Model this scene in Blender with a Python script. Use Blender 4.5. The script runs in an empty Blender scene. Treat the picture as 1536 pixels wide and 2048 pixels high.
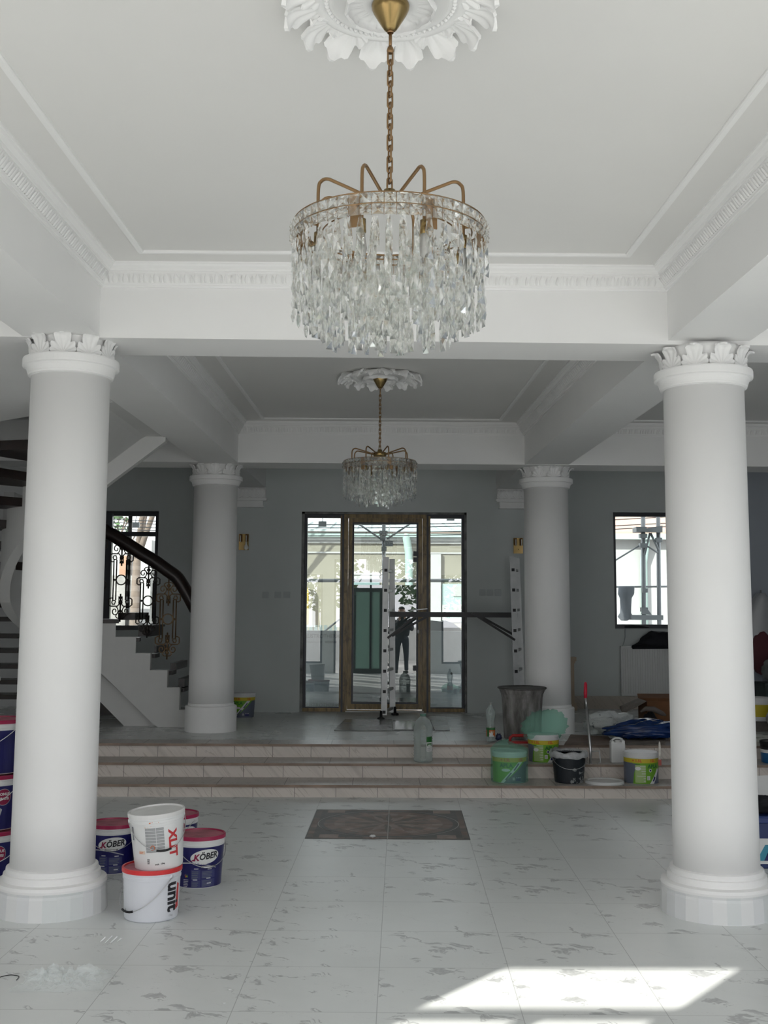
import bpy, bmesh, math, random
from mathutils import Vector, Matrix, noise
PI = math.pi
S = bpy.context.scene
COL = S.collection
random.seed(7)

# ------------------------------------------------------------------ camera
EYE = 1.65
F_PX, PITCH, ROLL, YAW, CX, CY = 2281.34, 0.115778, 0.0050775, 0.0076017, 775.18, 953.27
_w = Vector((math.sin(YAW)*math.cos(PITCH), math.cos(YAW)*math.cos(PITCH), math.sin(PITCH)))
_r = _w.cross(Vector((0, 0, 1))).normalized()
_u = _r.cross(_w)
_r2 = _r*math.cos(ROLL) + _u*math.sin(ROLL)
_u2 = -_r*math.sin(ROLL) + _u*math.cos(ROLL)
cam_data = bpy.data.cameras.new('camera')
cam = bpy.data.objects.new('camera', cam_data)
COL.objects.link(cam)
cam.matrix_world = Matrix(((_r2.x, _u2.x, -_w.x, 0), (_r2.y, _u2.y, -_w.y, 0), (_r2.z, _u2.z, -_w.z, EYE), (0, 0, 0, 1)))
cam_data.sensor_fit = 'HORIZONTAL'
cam_data.sensor_width = 36.0
cam_data.lens = F_PX/1536*36
cam_data.shift_x = -(CX-768)/1536
cam_data.shift_y = -(1024-CY)/1536
# Blender's shift is in units of the longer image side
cam_data.shift_x *= 1.0
cam_data.clip_start = 0.05
cam_data.clip_end = 300
S.camera = cam

# ------------------------------------------------------------------ light and exposure
S.view_settings.view_transform = 'Standard'
S.view_settings.look = 'None'
S.view_settings.gamma = 1
S.view_settings.use_curve_mapping = False
S.view_settings.exposure = 0.70
world = bpy.data.worlds.new('sky')
S.world = world
world.use_nodes = True
bg = world.node_tree.nodes['Background']
bg.inputs['Color'].default_value = (0.975, 0.955, 1.0, 1)
bg.inputs['Strength'].default_value = 2.5
SUN_EL = math.radians(21)
sd = bpy.data.lights.new('sun', 'SUN')
sd.energy = 7.0
sd.angle = math.radians(0.35)
sd.color = (1.0, 0.97, 0.9)
sun = bpy.data.objects.new('sun', sd)
COL.objects.link(sun)
_sv = Vector((0.615*math.cos(SUN_EL), 0.7885*math.cos(SUN_EL), -math.sin(SUN_EL)))
sun.rotation_euler = _sv.to_track_quat('-Z', 'Y').to_euler()
def sky_portal(name, loc, rot, sx, sy):
    l = bpy.data.lights.new(name, 'AREA')
    l.shape = 'RECTANGLE'; l.size = sx; l.size_y = sy
    l.cycles.is_portal = True
    o = bpy.data.objects.new(name, l); COL.objects.link(o)
    o.location = loc; o.rotation_euler = rot
FY = -0.7          # plane of the glazed garden front behind the photographer
sky_portal('sky_portal', (0, FY+.02, 1.5), (PI/2, 0, 0), 12.5, 3.05)
cy = S.cycles
cy.use_denoising = True
cy.max_bounces = 12
cy.diffuse_bounces = 7
cy.glossy_bounces = 5
cy.transmission_bounces = 10
cy.transparent_max_bounces = 24
cy.sample_clamp_indirect = 8
cy.caustics_reflective = False
cy.caustics_refractive = False

# ------------------------------------------------------------------ helpers
def ray(x, y):
    return _w + _r2*((x-CX)/F_PX) - _u2*((y-CY)/F_PX)
def onz(x, y, z):
    d = ray(x, y); t = (z-EYE)/d.z
    return Vector((d.x*t, d.y*t, z))
def ony(x, y, Y):
    d = ray(x, y); t = Y/d.y
    return Vector((d.x*t, Y, EYE+d.z*t))

class NT:
    """small node-tree builder"""
    def __init__(s, name):
        s.m = bpy.data.materials.new(name); s.m.use_nodes = True
        s.t = s.m.node_tree; s.b = s.t.nodes['Principled BSDF']; s.out = s.t.nodes['Material Output']
    def n(s, typ, **kw):
        nd = s.t.nodes.new(typ)
        for k, v in kw.items():
            if k in nd.inputs: nd.inputs[k].default_value = v
            else: setattr(nd, k, v)
        return nd
    def l(s, a, b): s.t.links.new(a, b)
    def math(s, op, a, b=None, c=None):
        nd = s.t.nodes.new('ShaderNodeMath'); nd.operation = op
        for i, v in enumerate((a, b, c)):
            if v is None: continue
            if isinstance(v, (int, float)): nd.inputs[i].default_value = v
            else: s.l(v, nd.inputs[i])
        return nd.outputs[0]
    def ramp(s, fac, stops):
        nd = s.t.nodes.new('ShaderNodeValToRGB')
        e = nd.color_ramp.elements
        while len(e) < len(stops): e.new(0.5)
        for i, (p, c) in enumerate(stops):
            e[i].position = p; e[i].color = (*c, 1) if len(c) == 3 else c
        s.l(fac, nd.inputs[0]); return nd.outputs[0]
    def mix(s, fac, a, b, typ='MIX'):
        nd = s.t.nodes.new('ShaderNodeMix'); nd.data_type = 'RGBA'; nd.blend_type = typ
        for i, v in ((0, fac), (6, a), (7, b)):
            if isinstance(v, (int, float)): nd.inputs[i].default_value = v
            elif isinstance(v, tuple): nd.inputs[i].default_value = (*v, 1)
            else: s.l(v, nd.inputs[i])
        return nd.outputs[2]
    def coord(s, which='Object'):
        return s.t.nodes.new('ShaderNodeTexCoord').outputs[which]
    def noise(s, vec, scale, detail=3, rough=0.5, dist=0.0):
        nd = s.n('ShaderNodeTexNoise'); nd.inputs['Scale'].default_value = scale
        nd.inputs['Detail'].default_value = detail; nd.inputs['Roughness'].default_value = rough
        nd.inputs['Distortion'].default_value = dist
        if vec is not None: s.l(vec, nd.inputs['Vector'])
        return nd.outputs['Fac']
    def bump(s, h, strength=0.2, dist=0.01):
        nd = s.n('ShaderNodeBump'); nd.inputs['Strength'].default_value = strength
        nd.inputs['Distance'].default_value = dist
        s.l(h, nd.inputs['Height']); s.l(nd.outputs[0], s.b.inputs['Normal'])

def mat(name, col, rough=0.5, metal=0.0, var=0.0, vscale=6.0, bump=0.0, bscale=40.0, coat=0.0, spec=0.5):
    t = NT(name)
    t.b.inputs['Roughness'].default_value = rough
    t.b.inputs['Metallic'].default_value = metal
    t.b.inputs['Coat Weight'].default_value = coat
    t.b.inputs['Specular IOR Level'].default_value = spec
    t.b.inputs['Base Color'].default_value = (*col, 1)
    if var:
        f = t.noise(t.coord(), vscale, 4, 0.55)
        a = tuple(max(0, c*(1-var)) for c in col); b = tuple(min(1, c*(1+var)) for c in col)
        t.l(t.ramp(f, [(0.3, a), (0.7, b)]), t.b.inputs['Base Color'])
    if bump: t.bump(t.noise(t.coord(), bscale, 3), bump, 0.004)
    return t.m

class MB:
    """collects shapes into one mesh"""
    def __init__(s): s.bm = bmesh.new(); s.mi = 0; s.sm = False
    def _face(s, vs):
        try:
            f = s.bm.faces.new(vs); f.material_index = s.mi; f.smooth = s.sm; return f
        except ValueError: return None
    def quad(s, *p): return s._face([s.bm.verts.new(q) for q in p])
    def box(s, x0, x1, y0, y1, z0, z1, M=None):
        P = [(x0,y0,z0),(x1,y0,z0),(x1,y1,z0),(x0,y1,z0),(x0,y0,z1),(x1,y0,z1),(x1,y1,z1),(x0,y1,z1)]
        return s.hexa(P, M)
    def hexa(s, P, M=None):
        v = [s.bm.verts.new((M @ Vector(p)) if M else p) for p in P]
        for q in ((3,2,1,0),(4,5,6,7),(0,1,5,4),(1,2,6,5),(2,3,7,6),(3,0,4,7)): s._face([v[i] for i in q])
        return s
    def rings(s, rs, close=True, cap0=False, cap1=False, smooth=None):
        sm = s.sm
        if smooth is not None: s.sm = smooth
        V = [[s.bm.verts.new(p) for p in r] for r in rs]
        n = len(V[0])
        for a, b in zip(V, V[1:]):
            for i in range(n if close else n-1):
                j = (i+1) % n; s._face([a[i], a[j], b[j], b[i]])
        s.sm = False
        if cap0: s._face(list(reversed(V[0])))
        if cap1: s._face(V[-1])
        s.sm = sm
        return s
    def lathe(s, prof, c=(0,0,0), n=48, smooth=True, M=None, sx=1.0, sy=1.0, sharp=()):
        rs = []
        for r, z in prof:
            ring = []
            for i in range(n):
                a = 2*PI*i/n
                p = Vector((c[0]+r*math.cos(a)*sx, c[1]+r*math.sin(a)*sy, c[2]+z))
                ring.append(M @ p if M else p)
            rs.append(ring)
        s.rings(rs, True, prof[0][0] > 1e-5, prof[-1][0] > 1e-5, smooth)
        return s
    def tube(s, pts, r, n=8, cap=True, closed=False, smooth=True):
        pts = [Vector(p) for p in pts]
        N = len(pts); rs = []
        rad = r if isinstance(r, (list, tuple)) else [r]*N
        up = None
        for i, p in enumerate(pts):
            if closed: t = pts[(i+1) % N]-pts[i-1]
            else: t = pts[min(i+1, N-1)]-pts[max(i-1, 0)]
            t = t.normalized() if t.length > 1e-9 else Vector((0,0,1))
            if up is None:
                up = Vector((0,0,1)) if abs(t.z) < .9 else Vector((1,0,0))
            b = t.cross(up)
            if b.length < 1e-6: b = t.cross(Vector((0.3,1,0.2)))
            b.normalize(); up = b.cross(t).normalized()
            rs.append([p + b*(rad[i]*math.cos(2*PI*k/n)) + up*(rad[i]*math.sin(2*PI*k/n)) for k in range(n)])
        if closed: rs.append(rs[0])
        s.rings(rs, True, cap and not closed, cap and not closed, smooth)
        if closed: bmesh.ops.remove_doubles(s.bm, verts=s.bm.verts[-(2*n):] if False else s.bm.verts[:], dist=1e-6)
        return s
    def bar(s, a, b, w, h, up=(0,0,1)):
        a = Vector(a); b = Vector(b); t = (b-a).normalized(); u = Vector(up)
        x = t.cross(u).normalized(); u = x.cross(t).normalized()
        P = []
        for z in (-h/2, h/2):
            for q, sx in ((a,-1),(a,1),(b,1),(b,-1)): P.append(q + x*(sx*w/2) + u*z)
        return s.hexa(P)
    def prism(s, poly, z0, z1, M=None):
        a = [Vector((x, y, z0)) for x, y in poly]; b = [Vector((x, y, z1)) for x, y in poly]
        if M: a = [M @ p for p in a]; b = [M @ p for p in b]
        s.rings([a, b], True, True, True, False); return s
    def blob(s, c, rx, ry, rz, amp=0.15, fr=3.0, seed=0, n=28, m=18, zmin=None, M=None):
        rs = []
        for j in range(m+1):
            ph = PI*(0.02+0.96*j/m); ring = []
            for i in range(n):
                a = 2*PI*i/n
                d = Vector((math.sin(ph)*math.cos(a), math.sin(ph)*math.sin(a), -math.cos(ph)))
                k = 1 + amp*noise.noise(d*fr + Vector((seed*3.1, seed*1.7, seed))) + amp*.5*noise.noise(d*fr*2.7 + Vector((seed, 5, 2)))
                p = Vector((d.x*rx*k, d.y*ry*k, d.z*rz*k))
                if M: p = M @ p
                p = p + Vector(c)
                if zmin is not None and p.z < zmin: p.z = zmin
                ring.append(p)
            rs.append(ring)
        s.rings(rs, True, True, True, True); return s
    def build(s, name, mats, parent=None, loc=None, normals=True, bevel=0):
        if normals: bmesh.ops.recalc_face_normals(s.bm, faces=s.bm.faces[:])
        me = bpy.data.meshes.new(name)
        s.bm.to_mesh(me); s.bm.free()
        for m in (mats if isinstance(mats, (list, tuple)) else [mats]): me.materials.append(m)
        o = bpy.data.objects.new(name, me); COL.objects.link(o)
        if parent: o.parent = parent
        if loc is not None: o.location = loc
        if bevel:
            md = o.modifiers.new('bevel', 'BEVEL'); md.width = bevel; md.segments = 2; md.limit_method = 'ANGLE'
        return o

def thing(name, label, cat, loc=(0,0,0), rz=0.0, group=None):
    o = bpy.data.objects.new(name, None); o.empty_display_size = 0.1; COL.objects.link(o)
    o.location = loc; o.rotation_euler = (0, 0, rz); o['label'] = label; o['category'] = cat
    if group: o['group'] = group
    return o
def tag(o, label, cat, group=None, kind=None):
    o['label'] = label; o['category'] = cat
    if group: o['group'] = group
    if kind: o['kind'] = kind
    return o
def struct(name, mb, m, **kw):
    o = mb.build(name, m, **kw); o['kind'] = 'structure'; return o
def recenter(o):
    """put an object's origin at the base centre of its own mesh, for meshes built in world coordinates"""
    vs = o.data.vertices
    if not vs: return o
    c = Vector((sum(v.co.x for v in vs)/len(vs), sum(v.co.y for v in vs)/len(vs), min(v.co.z for v in vs)))
    o.data.transform(Matrix.Translation(-c)); o.location = c; return o
def local(root, mb):
    """shift a mesh built in world coordinates into its root's space"""
    bmesh.ops.transform(mb.bm, matrix=Matrix.Rotation(-root.rotation_euler.z, 4, 'Z') @ Matrix.Translation(-root.location), verts=mb.bm.verts[:])
    return mb
def dup(root, loc, rz=None, label=None, group=None):
    r = root.copy(); COL.objects.link(r); r.location = loc
    if rz is not None: r.rotation_euler = (0, 0, rz)
    if label: r['label'] = label
    if group: r['group'] = group
    for ch in [o for o in bpy.data.objects if o.parent == root]:
        c = ch.copy(); COL.objects.link(c); c.parent = r
        for g in [o for o in bpy.data.objects if o.parent == ch]:
            d = g.copy(); COL.objects.link(d); d.parent = c
    return r

def smooth_path(pts, n=4):
    out = []
    for i in range(len(pts)-1):
        p0 = pts[max(i-1, 0)]; p1 = pts[i]; p2 = pts[i+1]; p3 = pts[min(i+2, len(pts)-1)]
        for k in range(n):
            t = k/n
            out.append(.5*((2*p1)+(-p0+p2)*t+(2*p0-5*p1+4*p2-p3)*t*t+(-p0+3*p1-3*p2+p3)*t**3))
    out.append(pts[-1]); return out

# ------------------------------------------------------------------ materials
M_white = mat('white_paint', (0.86, 0.86, 0.855), 0.62, var=0.015, vscale=1.6, bump=0.05, bscale=60, spec=0.3)
M_plaster = mat('moulding_plaster', (0.88, 0.88, 0.875), 0.6, spec=0.3)
M_ceil = mat('ceiling_paint', (0.775, 0.77, 0.755), 0.7, var=0.02, vscale=0.8, spec=0.25)
M_wall = mat('grey_wall_paint', (0.60, 0.635, 0.63), 0.6, var=0.03, vscale=1.3, bump=0.04, bscale=80, spec=0.3)
M_wallblue = mat('wall_paint_blue_light', (0.42, 0.455, 0.51), 0.6, var=0.03, vscale=1.3, spec=0.3)  # bluer light on the far right walls is put into this colour
M_wallpale = mat('pale_wall_paint', (0.78, 0.79, 0.79), 0.6, var=0.03, vscale=1.3, spec=0.3)
M_brass = mat('aged_brass', (0.33, 0.235, 0.10), 0.26, 1.0, var=0.1, vscale=12)
M_brass2 = mat('bronze_chain', (0.30, 0.19, 0.10), 0.36, 1.0)
M_steel = mat('brushed_steel', (0.55, 0.55, 0.56), 0.3, 1.0)
M_alu = mat('aluminium', (0.44, 0.45, 0.45), 0.42, 0.75, var=0.1, vscale=9)
M_black = mat('black_metal', (0.012, 0.012, 0.014), 0.4, 0.2)
M_blackpl = mat('black_rubber', (0.01, 0.01, 0.012), 0.55)
M_frame = mat('dark_pvc_frame', (0.012, 0.016, 0.026), 0.35)
M_darkwood = mat('dark_stained_wood', (0.014, 0.007, 0.005), 0.35, var=0.5, vscale=14)
M_iron = mat('dark_wrought_iron', (0.03, 0.024, 0.02), 0.45, 0.6)
M_goldiron = mat('bronzed_wrought_iron', (0.20, 0.13, 0.07), 0.4, 0.7)
M_greywood = mat('door_film_grey', (0.12, 0.11, 0.10), 0.5, var=0.2, vscale=20)

def floor_marble(name, T, phi, u0, v0, base, dark, vein, rough):
    t = NT(name)
    geo = t.n('ShaderNodeNewGeometry').outputs['Position']
    mp = t.n('ShaderNodeMapping'); mp.vector_type = 'TEXTURE'
    mp.inputs['Location'].default_value = (u0*math.cos(phi)-v0*math.sin(phi), u0*math.sin(phi)+v0*math.cos(phi), 0)
    mp.inputs['Rotation'].default_value = (0, 0, phi)
    mp.inputs['Scale'].default_value = (T, T, T)
    t.l(geo, mp.inputs['Vector'])
    v = mp.outputs[0]
    fr = t.n('ShaderNodeVectorMath', operation='FRACTION'); t.l(v, fr.inputs[0])
    fl = t.n('ShaderNodeVectorMath', operation='FLOOR'); t.l(v, fl.inputs[0])
    wn = t.n('ShaderNodeTexWhiteNoise'); wn.noise_dimensions = '2D'; t.l(fl.outputs[0], wn.inputs['Vector'])
    sx = t.n('ShaderNodeSeparateXYZ'); t.l(fr.outputs[0], sx.inputs[0])
    # distance to the joint
    ex = t.math('MINIMUM', sx.outputs[0], t.math('SUBTRACT', 1.0, sx.outputs[0]))
    ey = t.math('MINIMUM', sx.outputs[1], t.math('SUBTRACT', 1.0, sx.outputs[1]))
    e = t.math('MINIMUM', ex, ey)
    joint = t.math('LESS_THAN', e, 0.0028)
    # four printed faces, chosen per tile
    pick = t.math('MULTIPLY', t.math('FLOOR', t.math('MULTIPLY', wn.outputs['Value'], 4.0)), 7.3)
    cb = t.n('ShaderNodeCombineXYZ'); t.l(sx.outputs[0], cb.inputs[0]); t.l(sx.outputs[1], cb.inputs[1]); t.l(pick, cb.inputs[2])
    P = cb.outputs[0]
    wp = t.n('ShaderNodeVectorMath', operation='MULTIPLY_ADD')
    nz = t.n('ShaderNodeTexNoise'); nz.inputs['Scale'].default_value = 3.0; nz.inputs['Detail'].default_value = 4
    t.l(P, nz.inputs['Vector']); t.l(nz.outputs['Color'], wp.inputs[0]); wp.inputs[1].default_value = (0.5, 0.5, 0)
    t.l(P, wp.inputs[2])
    st = t.n('ShaderNodeMapping'); st.vector_type = 'TEXTURE'; st.inputs['Rotation'].default_value = (0, 0, -0.55); st.inputs['Scale'].default_value = (1.3, 0.42, 1)
    t.l(wp.outputs[0], st.inputs['Vector'])
    n1 = t.noise(st.outputs[0], 0.95, 5, 0.62)
    ridge = t.math('ABSOLUTE', t.math('SUBTRACT', n1, 0.5))
    mask = t.noise(P, 2.6, 2, 0.5)
    wd = t.math('MULTIPLY', t.math('MAXIMUM', t.math('SUBTRACT', mask, 0.50), 0.0), 0.26)
    vn = t.math('SUBTRACT', 1.0, t.math('MINIMUM', t.math('DIVIDE', ridge, t.math('ADD', wd, 0.0005)), 1.0))
    vn = t.math('POWER', vn, 0.6)
    cloud = t.noise(P, 1.7, 4, 0.6)
    c = t.mix(t.math('MULTIPLY', cloud, 0.8), base, dark)
    c = t.mix(t.math('MULTIPLY', vn, 0.8), c, vein)
    dust = t.noise(geo, 0.7, 5, 0.6)
    c = t.mix(t.math('MULTIPLY', t.math('MAXIMUM', t.math('SUBTRACT', dust, 0.45), 0.0), 0.8), c, (0.58, 0.60, 0.58))
    c = t.mix(t.math('MULTIPLY', joint, 0.7), c, (0.34, 0.35, 0.35))
    t.l(c, t.b.inputs['Base Color'])
    t.l(t.math('ADD', t.math('MULTIPLY', dust, 0.25), rough-0.1), t.b.inputs['Roughness'])
    t.b.inputs['Specular IOR Level'].default_value = 0.45
    return t.m
M_floor = floor_marble('marble_look_tiles', 0.598, -0.0195, -0.092, 6.116, (0.80, 0.82, 0.81), (0.70, 0.73, 0.725), (0.36, 0.37, 0.375), 0.36)
M_floor2 = floor_marble('grey_marble_tiles', 0.60, 0.0, 0.1, 11.2, (0.74, 0.76, 0.745), (0.62, 0.65, 0.64), (0.34, 0.35, 0.35), 0.26)

def step_marble(name, base, dark, vein, joints=0.366, off=0.0, zoff=0):
    t = NT(name)
    geo = t.n('ShaderNodeNewGeometry').outputs['Position']
    st = t.n('ShaderNodeMapping'); st.vector_type = 'TEXTURE'; st.inputs['Rotation'].default_value = (0, 0.85, 0); st.inputs['Scale'].default_value = (1.6, 1.0, 0.17)
    t.l(geo, st.inputs['Vector'])
    n1 = t.noise(st.outputs[0], 2.2, 3, 0.5, 0.15)
    f = t.ramp(n1, [(0.25, dark), (0.42, base), (0.50, base), (0.512, tuple((a+b)/2 for a, b in zip(vein, base))), (0.53, base), (0.64, base), (0.66, dark), (0.70, base)])
    cl = t.noise(geo, 2.2, 4, 0.6)
    c = t.mix(t.math('MULTIPLY', cl, 0.5), f, dark)
    if joints:
        sx = t.n('ShaderNodeSeparateXYZ'); t.l(geo, sx.inputs[0])
        # each riser row is shifted against the next one
        row = t.math('ADD', t.math('GREATER_THAN', sx.outputs[2], 0.10), t.math('GREATER_THAN', sx.outputs[2], 0.225))
        fx = t.math('FRACT', t.math('ADD', t.math('DIVIDE', sx.outputs[0], joints), t.math('MULTIPLY', row, 0.37)))
        jn = t.math('MULTIPLY', t.math('LESS_THAN', fx, 0.012), 0.8)
        c = t.mix(jn, c, (0.07, 0.06, 0.055))
    t.l(c, t.b.inputs['Base Color']); t.b.inputs['Roughness'].default_value = 0.35
    return t.m
M_riser = step_marble('marble_riser', (0.80, 0.735, 0.68), (0.62, 0.565, 0.52), (0.30, 0.23, 0.19))
M_tread = step_marble('marble_tread', (0.52, 0.485, 0.455), (0.40, 0.37, 0.345), (0.22, 0.17, 0.14), joints=0.60)
M_nose = mat('tread_edge', (0.30, 0.22, 0.17), 0.4, var=0.3, vscale=5)
M_skirt = step_marble('marble_skirting', (0.50, 0.445, 0.39), (0.37, 0.325, 0.28), (0.20, 0.15, 0.12), joints=1.2)

# glass for panes: clear, with the mirror reflection real glass has
def pane_mat(name, tint, boost=1.0):
    t = NT(name)
    t.t.nodes.remove(t.b)
    tr = t.n('ShaderNodeBsdfTransparent'); tr.inputs['Color'].default_value = (*tint, 1)
    gl = t.n('ShaderNodeBsdfGlossy'); gl.inputs['Roughness'].default_value = 0.0
    fz = t.n('ShaderNodeFresnel'); fz.inputs['IOR'].default_value = 1.52
    mx = t.n('ShaderNodeMixShader')
    t.l(t.math('MINIMUM', t.math('MULTIPLY', fz.outputs[0], 2.0*boost), 1.0), mx.inputs[0])
    t.l(tr.outputs[0], mx.inputs[1]); t.l(gl.outputs[0], mx.inputs[2]); t.l(mx.outputs[0], t.out.inputs['Surface'])
    return t.m
M_pane = pane_mat('window_glass', (0.86, 0.90, 0.89))
M_doorpane = pane_mat('door_glass', (0.80, 0.85, 0.84), 1.5)
# ------------------------------------------------------------------ the building
YA0, YA1 = 6.38, 6.83      # front cross beam
YB0, YB1 = 12.0, 12.5      # rear cross beam
YW = 14.52                 # door wall (projecting bay)
YR = 15.2                  # flanking back walls
ZB = 3.185                 # underside of the beams
ZC = 3.60                  # ceiling
H1, H2, H3 = 0.110, 0.240, 0.366
S1, S2, S3 = 10.32, 10.745, 11.155   # riser planes
XL, XR = -6.3, 6.3

m = MB(); m.box(XL-.2, XR+.2, FY-.2, S1+.05, -0.12, 0.0); struct('floor', m, M_floor)
m = MB(); m.box(XL-.2, XR+.2, S3+.05, YR+.3, H3-0.14, H3-0.001); struct('floor_landing', m, M_floor2)

# three marble steps across the hall
steps = thing('floor_steps', 'three broad marble-clad steps running across the hall up to the entrance landing', 'steps', (0, S1, 0)); steps['kind'] = 'structure'
for i, (y0, y1, z0, z1) in enumerate(((S1, S2, 0.0, H1), (S2, S3, H1, H2), (S3, S3+.06, H2, H3))):
    m = MB(); m.box(XL, XR, y0, y1+.05, z0-.02 if i else -.05, z1-.024); local(steps, m).build('riser', M_riser, steps)
    m = MB(); m.box(XL, XR, y0-.022, (y1 if i < 2 else S3+.32), z1-.022, z1+.0005)
    for f in m.bm.faces:
        if abs(f.calc_center_median().y-(y0-.022)) < 1e-4: f.material_index = 1
    local(steps, m).build('tread', [M_tread, M_nose], steps)

# side walls, glazed front behind the camera, roof slab
m = MB(); m.box(XL-.3, XL, FY-.2, YR+.3, -0.1, 6.6); struct('wall_left', m, M_wallpale)
m = MB(); m.box(XR, XR+.3, FY-.2, YR+.3, -0.1, 4.0); struct('wall_right', m, M_wallblue)

def cut_wall(name, x0, x1, y0, y1, z0, z1, holes, m_, parent=None):
    """a wall in the XZ plane with rectangular openings (hx0,hx1,hz0,hz1)"""
    xs = sorted(set([x0, x1]+[h[0] for h in holes]+[h[1] for h in holes]))
    mb = MB()
    for a, b in zip(xs, xs[1:]):
        cov = sorted([(h[2], h[3]) for h in holes if h[0] <= a+1e-6 and h[1] >= b-1e-6])
        z = z0
        for c, d in cov:
            if c > z+1e-6: mb.box(a, b, y0, y1, z, c)
            z = d
        if z < z1-1e-6: mb.box(a, b, y0, y1, z, z1)
    bmesh.ops.remove_doubles(mb.bm, verts=mb.bm.verts[:], dist=1e-5)
    return struct(name, mb, m_)

# garden front behind the photographer: door opening in the middle, large windows, one transom light at left
PX0, PX1 = -4.31, -3.16
cut_wall('wall_front', XL, XR, FY-.08, FY, -0.1, 4.0,
         [(-1.15, 1.35, 0.0, 2.95), (-2.75, -1.45, 0.25, 2.55), (PX0, PX1, 2.766, 3.058), (PX0, PX1, 0.25, 2.737), (-5.9, -4.6, 0.25, 2.55),
          (1.65, 3.1, 0.25, 2.55), (3.4, 5.9, 0.25, 2.55)], M_wallpale)
fw = MB()
for (a, b, c, d) in ((-2.75, -1.45, 0.25, 2.55), (PX0, PX1, 0.25, 2.737), (-5.9, -4.6, 0.25, 2.55), (1.65, 3.1, 0.25, 2.55), (3.4, 5.9, 0.25, 2.55)):
    for q in (a, b-.05): fw.box(q, q+.05, FY-.07, FY-.01, c, d)
    fw.box(a, b, FY-.07, FY-.01, c, c+.05); fw.box(a, b, FY-.07, FY-.01, d-.012, d)
    fw.box((a+b)/2-.03, (a+b)/2+.03, FY-.07, FY-.01, c, d)
for q in (-1.15, -.22, 1.30): fw.box(q, q+.05, FY-.07, FY-.01, 0, 2.95)
fw.box(-1.15, 1.35, FY-.07, FY-.01, 2.28, 2.34)
struct('window_1', fw, M_frame)

m = MB()
m.box(XL, XR, FY, YA1, ZC, ZC+.25)                       # front bays
m.box(-2.0, XR, YA1-.2, YR+.3, ZC+.02, ZC+.27)           # rear bays
struct('ceiling', m, M_ceil)
# plain slab beside the stair well, and the rooms over it
m = MB(); m.prism([(XL, YA1), (-2.0, YA1), (-2.0, 8.47), (-2.8, 9.1), (-3.25, 9.47), (-4.2, 9.9), (XL, 10.2)], ZB, ZC+.25); struct('ceiling_stairwell', m, M_white)
m = MB(); m.box(XL, -2.0, 8.3, YR+.3, 6.3, 6.6); m.box(-2.02, -1.9, 8.3, YR, ZC+.2, 6.6); m.box(XL, -2, 8.33, 8.45, ZC, 6.6)
struct('wall_stairwell', m, M_wallpale)

# beams: prisms between two stations along Y, slightly converging as in the hall
def beam_y(name, y0, y1, a0, b0, a1, b1, z0, z1):
    mb = MB(); mb.hexa([(a0,y0,z0),(b0,y0,z0),(b1,y1,z0),(a1,y1,z0),(a0,y0,z1),(b0,y0,z1),(b1,y1,z1),(a1,y1,z1)])
    return struct(name, mb, M_white)
def lx(y, side, inner):       # x of the side beams' faces
    t = (y-6.4)/(12.0-6.4)
    if side < 0: return (-1.600+0.105*t) if inner else (-2.035+0.125*t)
    return (1.650-0.105*t) if inner else (2.115-0.10*t)
for nm, sgn in (('ceiling_beam_left', -1), ('ceiling_beam_right', 1)):
    y0, y1 = FY, YR
    a = sorted((lx(y0, sgn, True), lx(y0, sgn, False))); b = sorted((lx(y1, sgn, True), lx(y1, sgn, False)))
    beam_y(nm, y0, y1, a[0], a[1], b[0], b[1], ZB, ZC+.03)
# cross beams; the front one hangs a touch lower at its right end
def beam_x(name, y0, y1, zl, zr):
    mb = MB(); mb.hexa([(XL,y0,zl),(XR,y0,zr),(XR,y1,zr),(XL,y1,zl),(XL,y0,ZC+.03),(XR,y0,ZC+.03),(XR,y1,ZC+.03),(XL,y1,ZC+.03)])
    return struct(name, mb, M_white)
beam_x('ceiling_beam_front', YA0, YA1, ZB+.018, ZB-.044)
beam_x('ceiling_beam_rear', YB0, YB1, ZB+.012, ZB-.012)
beam_x('ceiling_beam_near', 0.55, 1.0, ZB, ZB)

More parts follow.
